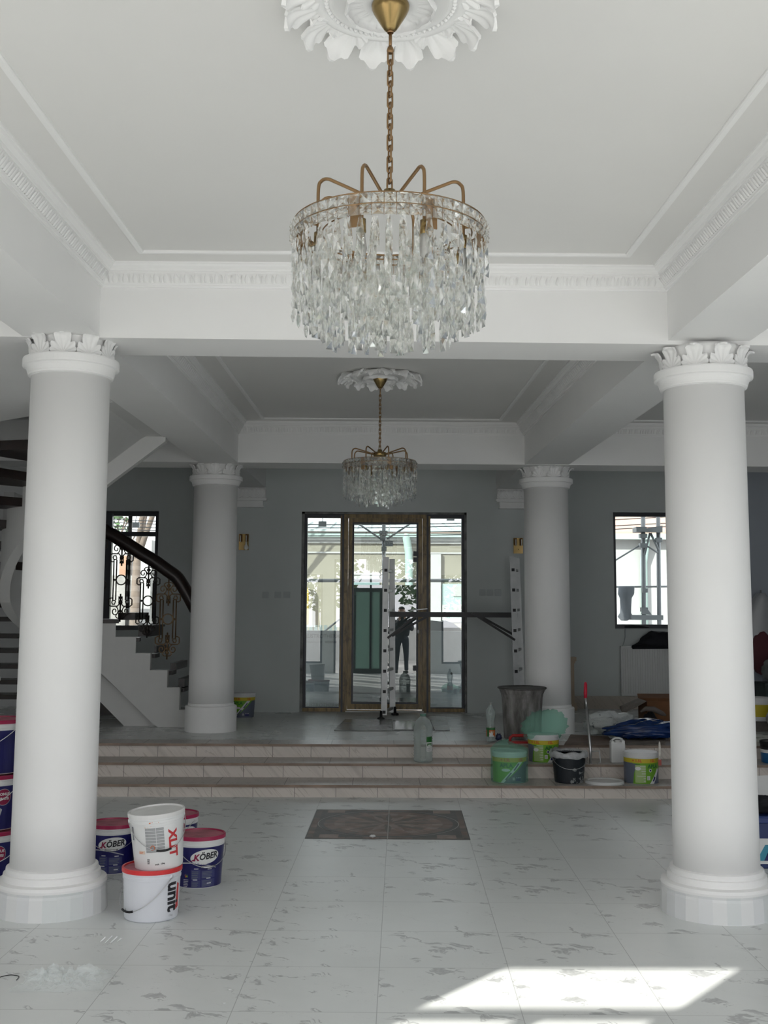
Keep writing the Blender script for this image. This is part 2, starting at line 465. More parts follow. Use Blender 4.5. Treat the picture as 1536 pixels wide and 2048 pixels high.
# coffer mouldings: crown with a leaf band, and a thin frame on the ceiling
def crown(name, cor, zc, drop=0.125, pattern=True, sides=(1,1,1,1)):
    """cor: four corners (anticlockwise from near-left) of the coffer at beam face"""
    def inset(d):
        (x0,y0),(x1,y1),(x2,y2),(x3,y3) = cor
        return [(x0+d,y0+d),(x1-d,y1+d),(x2-d,y2-d),(x3+d,y3-d)]
    prof = [(0.0,-.128),(0.012,-.128),(0.014,-.118),(0.020,-.116),(0.022,-.108),(0.026,-.104),(0.034,-.085),(0.050,-.060),(0.055,-.055),
            (0.055,-.047),(0.064,-.044),(0.066,-.034),(0.085,-.022),(0.09,-.010),(0.098,-.008),(0.10,0.0)]
    mb = MB()
    mb.rings([[Vector((x,y,zc+z)) for x,y in inset(d)] for d,z in prof], True, smooth=False)
    if pattern:
        mb.sm = True
        c = [Vector((x,y,0)) for x,y in cor]
        for k in range(4):
            if not sides[k]: continue
            a, b = c[k], c[(k+1)%4]; t = (b-a); L = t.length; t.normalize(); nrm = Vector((-t.y,t.x,0))
            n = int(L/0.058)
            for i in range(n):
                s0 = (i+.5)/n*L
                if s0 < .05 or s0 > L-.05: continue
                p = a+t*s0
                # a small upright leaf: curved tongue with a raised rib
                for ds, w, hh in ((0, .018, 1.0), (.029, .008, .8)):
                    rs = []
                    for j in range(5):
                        v = j/4
                        dd = 0.026+0.030*v; zz = zc-.104+.050*v*hh
                        ww = w*math.sin(PI*(0.25+0.70*v))
                        q = p+t*ds
                        rs.append([q+t*(-ww)+nrm*(dd-.004)+Vector((0,0,zz)), q+t*(-ww*.5)+nrm*(dd+.007)+Vector((0,0,zz-.003)), q+nrm*(dd+.004)+Vector((0,0,zz-.001)),
                                   q+t*(ww*.5)+nrm*(dd+.007)+Vector((0,0,zz-.003)), q+t*ww+nrm*(dd-.004)+Vector((0,0,zz))])
                    mb.rings(rs, False)
    return struct(name, mb, M_plaster, normals=not pattern)
def ceiling_frame(name, cor, zc, d0=.265, w=.036, th=.014):
    def inset(d):
        (x0,y0),(x1,y1),(x2,y2),(x3,y3) = cor
        return [(x0+d,y0+d),(x1-d,y1+d),(x2-d,y2-d),(x3+d,y3-d)]
    prof = [(d0,0.001),(d0,-th*.4),(d0+.008,-th*.45),(d0+.010,-th),(d0+w-.006,-th),(d0+w,-th*.6),(d0+w,0.001)]
    mb = MB(); mb.rings([[Vector((x,y,zc+z)) for x,y in inset(d)] for d,z in prof], True, smooth=False)
    return struct(name, mb, M_plaster)
cA = [(lx(1.0,-1,True),1.0),(lx(1.0,1,True),1.0),(lx(YA0,1,True),YA0),(lx(YA0,-1,True),YA0)]
cB = [(lx(YA1,-1,True),YA1),(lx(YA1,1,True),YA1),(lx(YB0,1,True),YB0),(lx(YB0,-1,True),YB0)]
cC = [(lx(YA1,1,False),YA1),(XR,YA1),(XR,YB0),(lx(YB0,1,False),YB0)]
cD = [(lx(1.,1,False),1.0),(XR,1.0),(XR,YA0),(lx(YA0,1,False),YA0)]
cE = [(XL,1.0),(lx(1.,-1,False),1.0),(lx(YA0,-1,False),YA0),(XL,YA0)]
crown('trim_1', cA, ZC); ceiling_frame('trim_2', cA, ZC)
crown('trim_3', cB, ZC+.02); ceiling_frame('trim_4', cB, ZC+.02)
crown('trim_5', cC, ZC+.02, sides=(0,0,1,1)); ceiling_frame('trim_6', cC, ZC+.02)
crown('trim_7', cD, ZC, pattern=False); crown('trim_8', cE, ZC, pattern=False)

# ---- back walls
DX0, DX1 = ony(604,1024,YW).x, ony(933.4,1024,YW).x
DZ1 = ony(770,1024,YW).z
BX0, BX1 = -2.1, 2.42
cut_wall('wall_door_bay', BX0, BX1, YW, YW+.30, H3-.1, ZC+.1, [(DX0, DX1, H3-.1, DZ1)], M_wall)
LW = (ony(200,1022,YR).x-.15, ony(318,1022,YR).x, ony(318,1380,YR).z, ony(318,1022,YR).z)
LW = (LW[0], LW[1], H3, LW[3])
cut_wall('wall_back_stair', XL, -4.3, YR, YR+.35, H3-.1, 6.6, [], M_wallpale)
cut_wall('wall_back_left', -4.3, BX0+.2, YR, YR+.35, H3-.1, 6.6, [(LW[0], LW[1], 1.36, LW[3])], M_wall)
RW = (ony(1226,1024,YR).x, ony(1336,1024,YR).x+.18, ony(1231,1258,YR).z, ony(1226,1024,YR).z)
cut_wall('wall_back_right', BX1-.2, 4.62, YR, YR+.35, H3-.1, ZC+.1, [RW], M_wall)
cut_wall('wall_back_far', 4.62, XR, YR, YR+.35, H3-.1, ZC+.1, [], M_wallblue)
m = MB(); m.box(BX0, BX0+.2, YW+.3, YR, H3-.1, ZC+.1); m.box(BX1-.2, BX1, YW+.3, YR, H3-.1, ZC+.1); struct('wall_bay_returns', m, M_wall)
m = MB(); m.box(BX1, XR, YR-.02, YR, H3, ony(1200,1392,YR).z); struct('baseboard_right', m, M_skirt)

# pilaster capitals under the side beams, on the door wall
def leaf(mb, M, w, h, curl=0.03, th=0.008, nu=36, nv=12, ridge=0.005, lean=0.02, lobes=3):
    """acanthus leaf as a ribbed fan: x across, y outward, z up; a narrow scalloped crown over two side lobes, its tip rolled outward"""
    A = math.radians(86)
    rs = []
    cols = []
    for i in range(nu+1):
        u = -1+2*i/nu; ph = u*A; au = abs(u)
        # outline in polar form
        if au < .34: rho = h*(1-.20*(au/.34)**2)
        else:
            t = (au-.34)/.66; rho = h*.72*(1-t)+w*.50*t
        fl = abs(math.cos(u*PI*3.5))
        rho *= .86+.14*fl**.6
        if .30 < au < .46: rho *= 1-.22*math.sin((au-.30)/.16*PI)
        rho = min(rho, (w*.53)/max(.05, abs(math.sin(ph))))
        cols.append((ph, rho, fl))
    for j in range(nv+1):
        t = .06+.94*j/nv; top = []; back = []
        for ph, rho, fl in cols:
            x = t*rho*math.sin(ph); z = t*rho*math.cos(ph)
            y = lean*(z/h)**1.5-.035*x*x/(w*.5)
            rg = ridge*(fl**.8-.5)*min(1, t*1.5); z0 = .60*h; Rc = curl*.62
            if z > z0:
                th_ = min((z-z0)/Rc, 2.3); y += Rc*(1-math.cos(th_)); z = z0+Rc*math.sin(th_)
            else: th_ = 0
            cn, sn = math.cos(th_), math.sin(th_)
            top.append(M @ Vector((x, y+rg*cn, z-rg*sn))); back.append(M @ Vector((x*.97, y-th*cn, z+th*sn)))
        rs.append(top+list(reversed(back)))
    mb.rings(rs, True, False, False, True)
    n = nu+1
    for ring in (rs[-1], rs[0]):
        for i in range(nu): mb.quad(ring[i], ring[i+1], ring[2*n-2-i], ring[2*n-1-i])

# ------------------------------------------------------------------ columns
def column(name, label, x, y, z0, r, base, capz, rot0=0.0, nleaf=10, group=None):
    root = thing(name, label, 'column', (x, y, z0), group=group)
    top = capz - z0
    hl = 0.125                     # leaf band
    zr = top-hl                    # top of the necking ring
    # shaft with a slight entasis
    zb = base['h']
    prof = [(r*1.012, zb-.02), (r*1.005, zb+.3), (r*1.0, top*.5), (r*.985, zr-.07)]
    m = MB(); m.lathe(prof, n=72); m.build('shaft', M_white, root)
    m = MB()
    R = r*1.205
    m.lathe([(r*.985, zr-.105), (r*1.06, zr-.100), (r*1.065, zr-.090), (r*1.075, zr-.088), (r*1.09, zr-.075), (r*1.11, zr-.062), (r*1.13, zr-.055),
             (r*1.14, zr-.050), (R, zr-.046), (R*1.005, zr-.035), (R*1.005, zr-.008), (R*.995, zr), (r*.95, zr+.002)], n=72, smooth=False)
    m.build('neck_ring', M_plaster, root)
    cap = MB(); cap.lathe([(r*.97, zr-.005), (r*.955, top-.04), (r*.97, top-.012), (r*.98, top+.012)], n=60); cap = cap.build('capital', M_plaster, root)
    for i in range(nleaf):
        a = rot0+2*PI*i/nleaf
        Mx = Matrix.Rotation(a, 4, 'Z') @ Matrix.Translation((0, -(r*1.03), zr)) @ Matrix.Rotation(PI, 4, 'Z')
        mb = MB(); leaf(mb, Mx, 2*PI*r/nleaf*1.02, hl+.016, curl=.046, lean=.016, ridge=.008)
        mb.build('leaf', M_plaster, cap)
    m = MB()
    if base['kind'] == 'tiled':
        b = base['r']
        m.lathe([(r*1.0, zb), (r*1.09, zb-.006), (r*1.10, zb-.02), (r*1.09, zb-.032), (r*1.15, zb-.036), (r*1.165, zb-.055), (r*1.16, zb-.07),
                 (b*.985, zb-.076), (b, zb-.092), (b*.99, zb-.108)], n=72, smooth=False)
        m.build('base_moulding', M_plaster, root)
        # plinth faced with narrow upright tiles
        m = MB(); n = 26
        ring = []
        rr = random.Random(int(x*100))
        mats = [M_tile_a, M_tile_b, M_tile_c]
        zt = zb-.105
        v = {}
        for i in range(n):
            a0 = 2*PI*(i+.0)/n; a1 = 2*PI*(i+1.0)/n
            m.mi = rr.choice((0, 0, 1, 1, 2))
            for (ra, za, rb, zb_) in ((b, zt, b*.985, zt-.014), (b*.985, zt-.014, b*1.0, zt-.028), (b*1.0, zt-.028, b*1.012, 0.0)):
                m.quad((ra*math.cos(a0), ra*math.sin(a0), za), (ra*math.cos(a1), ra*math.sin(a1), za), (rb*math.cos(a1), rb*math.sin(a1), zb_), (rb*math.cos(a0), rb*math.sin(a0), zb_))
        bmesh.ops.remove_doubles(m.bm, verts=m.bm.verts[:], dist=1e-5)
        m.build('plinth', mats, root)
    else:
        b = base['r']
        m.lathe([(r*1.0, zb), (r*1.03, zb-.01), (r*1.03, zb-.03), (b*.985, zb-.035), (b, zb-.045), (b, 0.0)], n=64, smooth=False)
        m.build('plinth', M_plaster, root)
    return root
M_tile_a = mat('plinth_tile_light', (0.78, 0.79, 0.79), 0.35)
M_tile_b = mat('plinth_tile_cool', (0.74, 0.755, 0.765), 0.35)
M_tile_c = mat('plinth_tile_grey', (0.70, 0.73, 0.73), 0.35)
YCF, YCR = 6.54, 12.3
column('column', 'large white column at the left front with acanthus capital and tiled round plinth, beside the paint buckets',
       -1.795, YCF, 0, .226, dict(kind='tiled', h=.245, r=.298), ZB+.015, rot0=math.radians(18-15))
column('column', 'large white column at the right front with acanthus capital and tiled plinth, light patches on its shaft',
       1.890, YCF, 0, .232, dict(kind='tiled', h=.245, r=.306), ZB-.030, rot0=math.radians(10))
column('column', 'white column on the landing at left, between the staircase and the entrance door',
       -1.765, YCR, H3, .236, dict(kind='plain', h=.30, r=.272), ZB+.005, rot0=math.radians(5))
column('column', 'white column on the landing at right, behind the grey rubbish bin',
       1.812, YCR, H3, .240, dict(kind='plain', h=.30, r=.275), ZB-.003, rot0=math.radians(12))
# column continuing the colonnade close to the garden front lies outside the picture and is left out

def pilaster_cap(name, label, x, w):
    zt = ZB
    root = thing(name, label, 'capital', (x, YW, zt-.34))
    r = w/2
    m = MB()
    m.box(-r, r, -.10, .02, .20, .335)
    m.build('bell', M_plaster, root)
    n = 4
    for i in range(n):
        M_ = Matrix.Translation((-r+w*(i+.5)/n, -.105, .205)) @ Matrix.Rotation(PI, 4, 'Z')
        mb = MB(); leaf(mb, M_, w/n, .135, curl=.04, lean=.012, ridge=.005, nu=28, nv=8); mb.build('leaf', M_plaster, root)
    m = MB()
    for z0, z1, e in ((.178, .20, .02), (.165, .178, .012), (.085, .10, -.02), (.10, .165, -.032)):
        m.box(-r-e, r+e, -.11-e, .02, z0, z1)
    m.build('necking', M_plaster, root)
pilaster_cap('pilaster_capital', 'white leaf capital on the door wall at left, under the beam', (ony(475,990,YW).x+ony(533,990,YW).x)/2-.02, .40)
pilaster_cap('pilaster_capital', 'white leaf capital on the door wall at right, under the beam', (ony(993,990,YW).x+ony(1050,990,YW).x)/2+.02, .40)

# ------------------------------------------------------------------ ceiling rosettes
def rosette(name, label, x, y, z, R, seed=0):
    root = thing(name, label, 'ceiling rosette', (x, y, z))
    m = MB()
    m.lathe([(R*.70, .004), (R*.705, -.010), (R*.68, -.022), (R*.64, -.026), (R*.60, -.022), (R*.585, -.014), (R*.56, -.016), (R*.545, -.024), (R*.52, -.020), (R*.50, -.012),
             (R*.30, -.020), (R*.20, -.026), (R*.15, -.02), (0.0, -.018)], n=96)
    disc = m.build('medallion_disc', M_plaster, root)
    m = MB(); n = 64
    for i in range(n):
        a = 2*PI*i/n
        m.lathe([(0.0001, -.011), (.007, -.007), (.010, 0), (.007, .007), (.0001, .011)], c=(R*.572*math.cos(a), R*.572*math.sin(a), -.018), n=6)
    m.build('bead_ring', M_plaster, root)
    for k in range(12):           # inner petals
        a = 2*PI*(k+.25)/12
        Mx = Matrix.Rotation(a, 4, 'Z') @ Matrix.Translation((0, R*.14, -.020)) @ Matrix.Rotation(-PI/2, 4, 'X')
        mb = MB(); leaf(mb, Mx, R*.26, R*.34, curl=.020, lean=.012, ridge=.005, lobes=3); mb.build('petal', M_plaster, root)
    for k in range(16):           # outer curling acanthus leaves
        a = 2*PI*(k+.45)/16
        Mx = Matrix.Rotation(a, 4, 'Z') @ Matrix.Translation((0, R*.60, -.012)) @ Matrix.Rotation(-PI/2+.04, 4, 'X')
        tw = Matrix.Rotation(.35*math.sin(k*2.1+seed), 4, 'Z')
        mb = MB(); leaf(mb, Mx @ tw, R*.33, R*.40, curl=.060, lean=.034, ridge=.011, lobes=3, th=.010); mb.build('outer_leaf', M_plaster, root)
    for k in range(16):
        a = 2*PI*(k+.95)/16
        Mx = Matrix.Rotation(a, 4, 'Z') @ Matrix.Translation((0, R*.62, -.004)) @ Matrix.Rotation(-PI/2, 4, 'X')
        mb = MB(); leaf(mb, Mx, R*.15, R*.20, curl=.02, lean=.010, ridge=.004, nu=21, nv=7); mb.build('small_leaf', M_plaster, root)
    return root
CF = (0.028, 3.46); CR = (0.006, 9.50)
rosette('ceiling_rosette', 'white acanthus ceiling rosette above the near chandelier, cut by the top of the picture', CF[0], CF[1], ZC, .36)
rosette('ceiling_rosette', 'white acanthus ceiling rosette above the far chandelier', CR[0], CR[1], ZC+.02, .375, 1)

# ------------------------------------------------------------------ chandeliers
def crystal_mat(name):
    t = NT(name)
    b = t.b
    b.inputs['Base Color'].default_value = (0.99, 1.0, 0.985, 1)
    b.inputs['Roughness'].default_value = 0.0
    b.inputs['IOR'].default_value = 1.55
    b.inputs['Transmission Weight'].default_value = 1.0
    # most of the light goes straight on through a thin prism, part is bent
    tr = t.n('ShaderNodeBsdfTransparent'); tr.inputs['Color'].default_value = (0.95, 0.96, 0.94, 1)
    mx = t.n('ShaderNodeMixShader'); mx.inputs[0].default_value = 0.72
    t.l(tr.outputs[0], mx.inputs[1]); t.l(b.outputs[0], mx.inputs[2]); t.l(mx.outputs[0], t.out.inputs['Surface'])
    return t.m
M_crystal = crystal_mat('cut_crystal')
M_bulb = mat('frosted_bulb', (0.85, 0.84, 0.80), 0.3)

def prism_drop(mb, M, L, w, d):
    """faceted hanging prism: shallow pyramid ridges on the front, chamfered foot"""
    h = w/2
    n = max(2, round(L/(w*2.3)))
    prev = None
    for k in range(n):
        z1, z0 = -L*k/n, -L*(k+1)/n
        fl = 1 if k % 2 else -1
        w1 = h*(.45 if k == 0 else 1.0); w0 = h
        if prev is None: prev = [mb.bm.verts.new(M @ Vector(p)) for p in ((-w1, 0, z1), (w1, 0, z1))]
        nx = [mb.bm.verts.new(M @ Vector(p)) for p in ((-w0, 0, z0), (w0, 0, z0))]
        f = mb.bm.verts.new(M @ Vector((fl*h*.35, -d, (z0+z1)/2))); bk = mb.bm.verts.new(M @ Vector((-fl*h*.35, d, (z0+z1)/2)))
        q = [prev[0], prev[1], nx[1], nx[0]]
        for i in range(4):
            if k > 0 and i == 0 and False: continue
            mb._face([q[i], q[(i+1) % 4], f]); mb._face([q[(i+1) % 4], q[i], bk])
        prev = nx
def square_stone(mb, M, w, d):
    h = w/2
    P = [M @ Vector(p) for p in ((-h, 0, -h), (h, 0, -h), (h, 0, h), (-h, 0, h))]
    f = M @ Vector((0, -d, 0)); bk = M @ Vector((0, d*.6, 0))
    vs = [mb.bm.verts.new(p) for p in P]; a = mb.bm.verts.new(f); b = mb.bm.verts.new(bk)
    for i in range(4):
        j = (i+1) % 4; mb._face([vs[i], vs[j], a]); mb._face([vs[j], vs[i], b])

def chandelier(name, label, x, y, zc, zring, zhub, R, rnd, group, arms_rot=0.2):
    root = thing(name, label, 'chandelier', (x, y, zc), group=group)
    g = -zc
    H = zhub-zc
    m = MB(); m.lathe([(.055, 0.018), (.058, 0.0), (.061, -.010), (.060, -.020), (.054, -.034), (.040, -.058), (.028, -.078), (.020, -.090), (.014, -.095), (.0, -.096)][::-1], n=48)
    m.build('canopy', M_brass, root)
    m = MB(); m.tube([(0, 0, -.090), (0, 0, -.160)], .0055, 10); m.lathe([(.009, -.170), (.012, -.162), (.010, -.153), (.0055, -.145)], n=16)
    m.lathe([(.010, -.102), (.011, -.097), (.009, -.090)], n=16); m.build('stem', M_brass2, root)
    z0 = -.165; n = 13; step = (H+.012-z0)/n
    for i in range(n):
        zc_ = z0+step*(i+.5); L = abs(step)*.5+.009; w = .0085
        pts = []
        for k in range(20):
            a = 2*PI*k/20
            px = w*math.cos(a); pz = (L-w)*(1 if math.sin(a) > 0 else -1)*(1 if abs(math.sin(a)) > 1e-6 else 0)+w*math.sin(a)
            rot = (PI/2)*(i % 2)+.45
            pts.append((px*math.cos(rot), px*math.sin(rot), zc_+pz))
        mb = MB(); mb.tube(pts, .0033, 6, closed=True); mb.build('chain_link', M_brass2, root)
    # hub and arms
    m = MB(); m.lathe([(.0, H+.02), (.018, H+.018), (.02, H), (.052, H-.006), (.055, H-.012), (.055, H-.034), (.05, H-.04), (.0, H-.042)][::-1], n=32)
    m.build('hub', M_brass, root)
    zr = zring-zc
    for k in range(8):
        a = 2*PI*k/8+arms_rot; c, s = math.cos(a), math.sin(a)
        ra = R*.80
        prof = [(.05, H-.022), (ra*.75, H+.012), (ra*.88, H+.018), (ra*.96, H+.008), (ra, H-.018), (ra, zr+.02), (ra, zr-.03)]
        pts = []
        for q in range(len(prof)-1):
            for t in range(4):
                u = t/4; r_ = prof[q][0]*(1-u)+prof[q+1][0]*u; z_ = prof[q][1]*(1-u)+prof[q+1][1]*u
                pts.append((r_*c, r_*s, z_))
        pts.append((prof[-1][0]*c, prof[-1][0]*s, prof[-1][1]))
        pts = smooth_path([Vector((q[0]*c, q[0]*s, q[1])) for q in prof], 6)
        mb = MB(); mb.tube(pts, .0055, 8); arm = mb.build('arm', M_brass2, root)
        mb = MB(); mb.lathe([(.012, 0), (.013, -.04), (.012, -.042)][::-1], c=(ra*c, ra*s, zr-.02), n=14); mb.build('lamp_socket', M_brass, arm)
        mb = MB(); mb.lathe([(.0, -.075), (.012, -.068), (.016, -.05), (.012, -.02), (.010, 0)], c=(ra*c, ra*s, zr-.06), n=14); mb.build('bulb', M_bulb, arm)
    m = MB()
    nseg = 88
    for z in (zr+.037, zr+.0035):
        m.tube([(R*math.cos(2*PI*i/nseg), R*math.sin(2*PI*i/nseg), z) for i in range(nseg)], .0022, 6, closed=True)
    for i in range(52):
        a = 2*PI*(i+.5)/52; m.bar((R*.985*math.cos(a), R*.985*math.sin(a), zr+.037), (R*.985*math.cos(a), R*.985*math.sin(a), zr-.03), .0015, .003, up=(math.cos(a), math.sin(a), 0))
    for k in range(8):
        a = 2*PI*k/8+arms_rot; m.bar((R*.8*math.cos(a), R*.8*math.sin(a), zr+.006), (R*math.cos(a), R*math.sin(a), zr+.006), .004, .010)
        m.bar((R*.96*math.cos(a), R*.96*math.sin(a), zr+.03), (R*.96*math.cos(a), R*.96*math.sin(a), zr-.06), .034, .003, up=(math.cos(a), math.sin(a), 0))
    for rr_ in (R*.86, R*.70):
        m.tube([(rr_*math.cos(2*PI*i/64), rr_*math.sin(2*PI*i/64), zr+.01) for i in range(64)], .0025, 6, closed=True)
    m.build('ring_frame', M_brass2, root)
    # stones set in the ring
    m = MB()
    for i in range(52):
        a = 2*PI*(i+.0)/52
        for z in (zr+.020, zr-.013):
            M_ = Matrix.Rotation(a, 4, 'Z') @ Matrix.Translation((0, -R, z)) @ Matrix.Rotation(rnd.uniform(-.1, .1), 4, 'X')
            square_stone(m, M_, .0345, .013)
    o = m.build('ring_stones', M_crystal, root, normals=False)
    # hanging prisms, three tiers of rings; the hundred that show largest are single parts
    drops = []
    for (rad, n, zt, L, sd) in ((R*1.0, 48, zr-.030, .090, 0), (R*.99, 46, zr-.100, .095, .3), (R*.98, 42, zr-.180, .085, .1),
                                (R*.86, 38, zr-.02, .12, .5), (R*.86, 38, zr-.12, .11, .2), (R*.86, 38, zr-.205, .085, .6),
                                (R*.66, 26, zr-.03, .13, .5), (R*.66, 26, zr-.140, .11, .2), (R*.66, 26, zr-.235, .085, .9),
                                (R*.40, 14, zr-.06, .14, .5), (R*.40, 14, zr-.19, .14, .2)):
        for i in range(n):
            a = 2*PI*(i+sd+rnd.uniform(-.2, .2))/n
            drops.append((rad+rnd.uniform(-.008, .008), a, zt+rnd.uniform(-.018, .012), L*rnd.uniform(.85, 1.2), rnd.uniform(-.6, .6), rnd.uniform(.018, .027)))
    # which show largest from the hall: outer ring, near side first
    drops.sort(key=lambda q: (q[0] < R*.95, math.sin(q[1])))
    single, rest = drops[:100], drops[100:]
    def put(mb, q):
        rad, a, zt, L, tw, w = q
        M_ = Matrix.Rotation(a+PI/2, 4, 'Z') @ Matrix.Translation((0, -rad, zt)) @ Matrix.Rotation(tw, 4, 'Z')
        prism_drop(mb, M_, L, w, .0065)
    for q in single:
        mb = MB(); put(mb, q); mb.build('crystal_prism', M_crystal, root, normals=False)
    mb = MB()
    for q in rest: put(mb, q)
    o = mb.build('crystal_prisms', M_crystal, root, normals=False); o['kind'] = 'stuff'
    return root
_rn = random.Random(5)
chandelier('crystal_chandelier', 'near crystal drum chandelier with brass arms, hanging large at the top centre', CF[0], CF[1], ZC-.018, 2.806, 2.942, .300, _rn, 'crystal drum chandeliers', PI/8+.04)
chandelier('crystal_chandelier', 'far crystal drum chandelier, small, hanging above the entrance door', CR[0], CR[1], ZC+.002, 2.845, 2.965, .304, _rn, 'crystal drum chandeliers', .30)
# ------------------------------------------------------------------ entrance door with side lights
def door_film():
    t = NT('oak_foil_with_protective_film')
    c = t.coord()
    mp = t.n('ShaderNodeMapping'); mp.inputs['Scale'].default_value = (30, 30, 4); t.l(c, mp.inputs['Vector'])
    f = t.noise(mp.outputs[0], 1.0, 5, 0.6, 0.5)
    big = t.noise(c, 7.0, 3, 0.6)
    col = t.ramp(f, [(0.35, (0.10, 0.062, 0.018)), (0.5, (0.22, 0.145, 0.045)), (0.65, (0.32, 0.215, 0.075))])
    # faded print on the protective film
    br = t.n('ShaderNodeTexBrick'); br.inputs['Scale'].default_value = 1.0
    col = t.mix(t.math('MULTIPLY', t.math('GREATER_THAN', big, 0.60), 0.35), col, (0.03, 0.022, 0.012))
    t.l(col, t.b.inputs['Base Color']); t.b.inputs['Roughness'].default_value = 0.33
    return t.m
M_oak = door_film()
M_seal = mat('pale_threshold', (0.62, 0.62, 0.60), 0.5)
yd = YW+.14      # frame plane
def px(x, y): return ony(x, y, YW+.10)
P_ = {k: px(k, 1200).x for k in (611, 617, 677, 688, 702, 708, 830, 838, 852, 862, 925, 931)}
zt = px(770, 1029).z; zb = H3
door = thing('door_1', 'glazed entrance door between two narrow side lights, oak coloured frame', 'door', ((DX0+DX1)/2, YW+.1, H3))
door['kind'] = 'structure'
def dpart(nm, mb, m_, par=None):
    o = local(door, mb).build(nm, m_, par or door); return o
def frame_rect(mb, x0, x1, z0, z1, w, y0, y1, wt=None, wb=None):
    wt = wt or w; wb = wb or w
    mb.box(x0, x0+w, y0, y1, z0, z1); mb.box(x1-w, x1, y0, y1, z0, z1)
    mb.box(x0+w, x1-w, y0, y1, z1-wt, z1); mb.box(x0+w, x1-w, y0, y1, z0, z0+wb)
XS = [DX0+.035, px(688, 1200).x, px(852, 1200).x, DX1-.028]
for nm, a, b in (('side_light', XS[0], XS[1]), ('side_light', XS[2], XS[3])):
    mb = MB(); frame_rect(mb, a, b, zb+.005, zt-.005, .034, YW+.07, YW+.14, .045, .055)
    s_ = dpart(nm, mb, M_frame)
    left = a < 0
    mb = MB(); mb.box(a, b, YW+.055, YW+.07, zb+.004, zb+.048)
    if left: mb.box(b-.052, b-.022, YW+.055, YW+.07, zb+.05, zt-.02)
    else: mb.box(a+.022, a+.055, YW+.055, YW+.07, zb+.05, zt-.02)
    dpart('oak_trim', mb, M_oak)
    mb = MB(); mb.box(a+.034, b-.034, YW+.10, YW+.104, zb+.058, zt-.05); dpart('pane', mb, M_doorpane, s_)
mb = MB(); frame_rect(mb, XS[1]-.004, XS[2]+.004, zb+.0, zt-.002, .052, YW+.04, YW+.14, .05, .02); dpart('door_frame', mb, M_oak)
mb = MB(); mb.box(XS[1]-.030, XS[1]-.004, YW+.05, YW+.14, zb, zt); mb.box(XS[2]+.004, XS[2]+.03, YW+.05, YW+.14, zb, zt); dpart('coupling_profile', mb, M_frame)
la, lb = XS[1]+.052, XS[2]-.052
mb = MB(); frame_rect(mb, la, lb, zb+.035, zt-.055, .050, YW+.025, YW+.10, .052, .068); leafo = dpart('door_leaf', mb, M_oak)
mb = MB(); frame_rect(mb, la+.050, lb-.050, zb+.103, zt-.107, .022, YW+.035, YW+.095); dpart('glazing_bead', mb, M_frame, leafo)
mb = MB(); mb.box(la+.072, lb-.072, YW+.07, YW+.074, zb+.125, zt-.13); dpart('pane', mb, M_doorpane, leafo)
mb = MB(); mb.box(XS[1]+.03, XS[2]-.03, YW+.02, YW+.06, zb+.001, zb+.016); dpart('threshold', mb, M_seal)
mb = MB()
q = px(836, 1263)
mb.lathe([(.0, -.004), (.010, -.004), (.012, 0), (.010, .004), (0, .004)], n=20, M=Matrix.Translation((q.x, YW+.018, q.z)) @ Matrix.Rotation(PI/2, 4, 'X'), sy=2.2)
dpart('lock_escutcheon', mb, mat('white_plastic_bright', (0.85, 0.85, 0.85), 0.4), leafo)
mb = MB()
for zz in (1108, 1120, 1336): mb.box(px(829, 1).x, px(837, 1).x, YW+.015, YW+.03, px(830, zz).z-.03, px(830, zz).z+.03)
dpart('strike_plate', mb, M_frame, leafo)
# unplastered reveal
mb = MB(); mb.box(DX0-.002, DX0+.035, YW+.02, YW+.2, H3, DZ1); mb.box(DX1-.028, DX1+.002, YW+.02, YW+.2, H3, DZ1); mb.box(DX0, DX1, YW+.02, YW+.2, zt-.004, DZ1+.002)
struct('trim_door_reveal', mb, mat('raw_reveal', (0.22, 0.225, 0.22), 0.8, var=0.4, vscale=8))

# windows
def window(name, x0, x1, z0, z1, y, w=.05, transom=None, mullion=None, thin=None):
    r = thing(name, 'window', 'window', ((x0+x1)/2, y, z0)); r['kind'] = 'structure'
    mb = MB(); frame_rect(mb, x0, x1, z0, z1, w, y+.10, y+.18)
    if transom: mb.box(x0+w, x1-w, y+.10, y+.18, transom-.03, transom+.03)
    local(r, mb).build('frame', M_frame, r)
    if mullion:
        mb = MB()
        for q in mullion: mb.box(q-.025, q+.025, y+.16, y+.2, z0, z1)
        local(r, mb).build('mullion', M_greywood, r)
    mb = MB(); mb.box(x0+w, x1-w, y+.145, y+.149, z0+w, z1-w); local(r, mb).build('pane', M_pane, r)
    return r
a = ony(1226, 1036, YR+.1); b = ony(1330, 1255, YR+.1)
wr = window('window_3', a.x-.02, RW[1]-.12, RW[2]+.01, RW[3], YR, w=.05)
wr['label'] = 'dark framed window at right above the radiator'
mb = MB(); mb.box(RW[0], RW[1], YR+.0, YR+.12, RW[2]-.002, RW[2]+.012); local(wr, mb).build('sill', mat('grey_sill', (0.3, 0.32, 0.33), 0.5), wr)
wl = window('window_2', LW[0], LW[1], 1.36, LW[3], YR, w=.06, transom=ony(300, 1068, YR+.1).z, mullion=(ony(258, 1050, YR+.1).x,))
wl['label'] = 'dark framed window behind the staircase'
# tall dark shutter edge beside it
mb = MB(); q0 = ony(207, 1100, YR); q1 = ony(222, 1100, YR); mb.box(q0.x-.1, q1.x, YR+.02, YR+.1, 1.2, ony(215, 1027, YR).z); struct('trim_9', mb, M_frame)

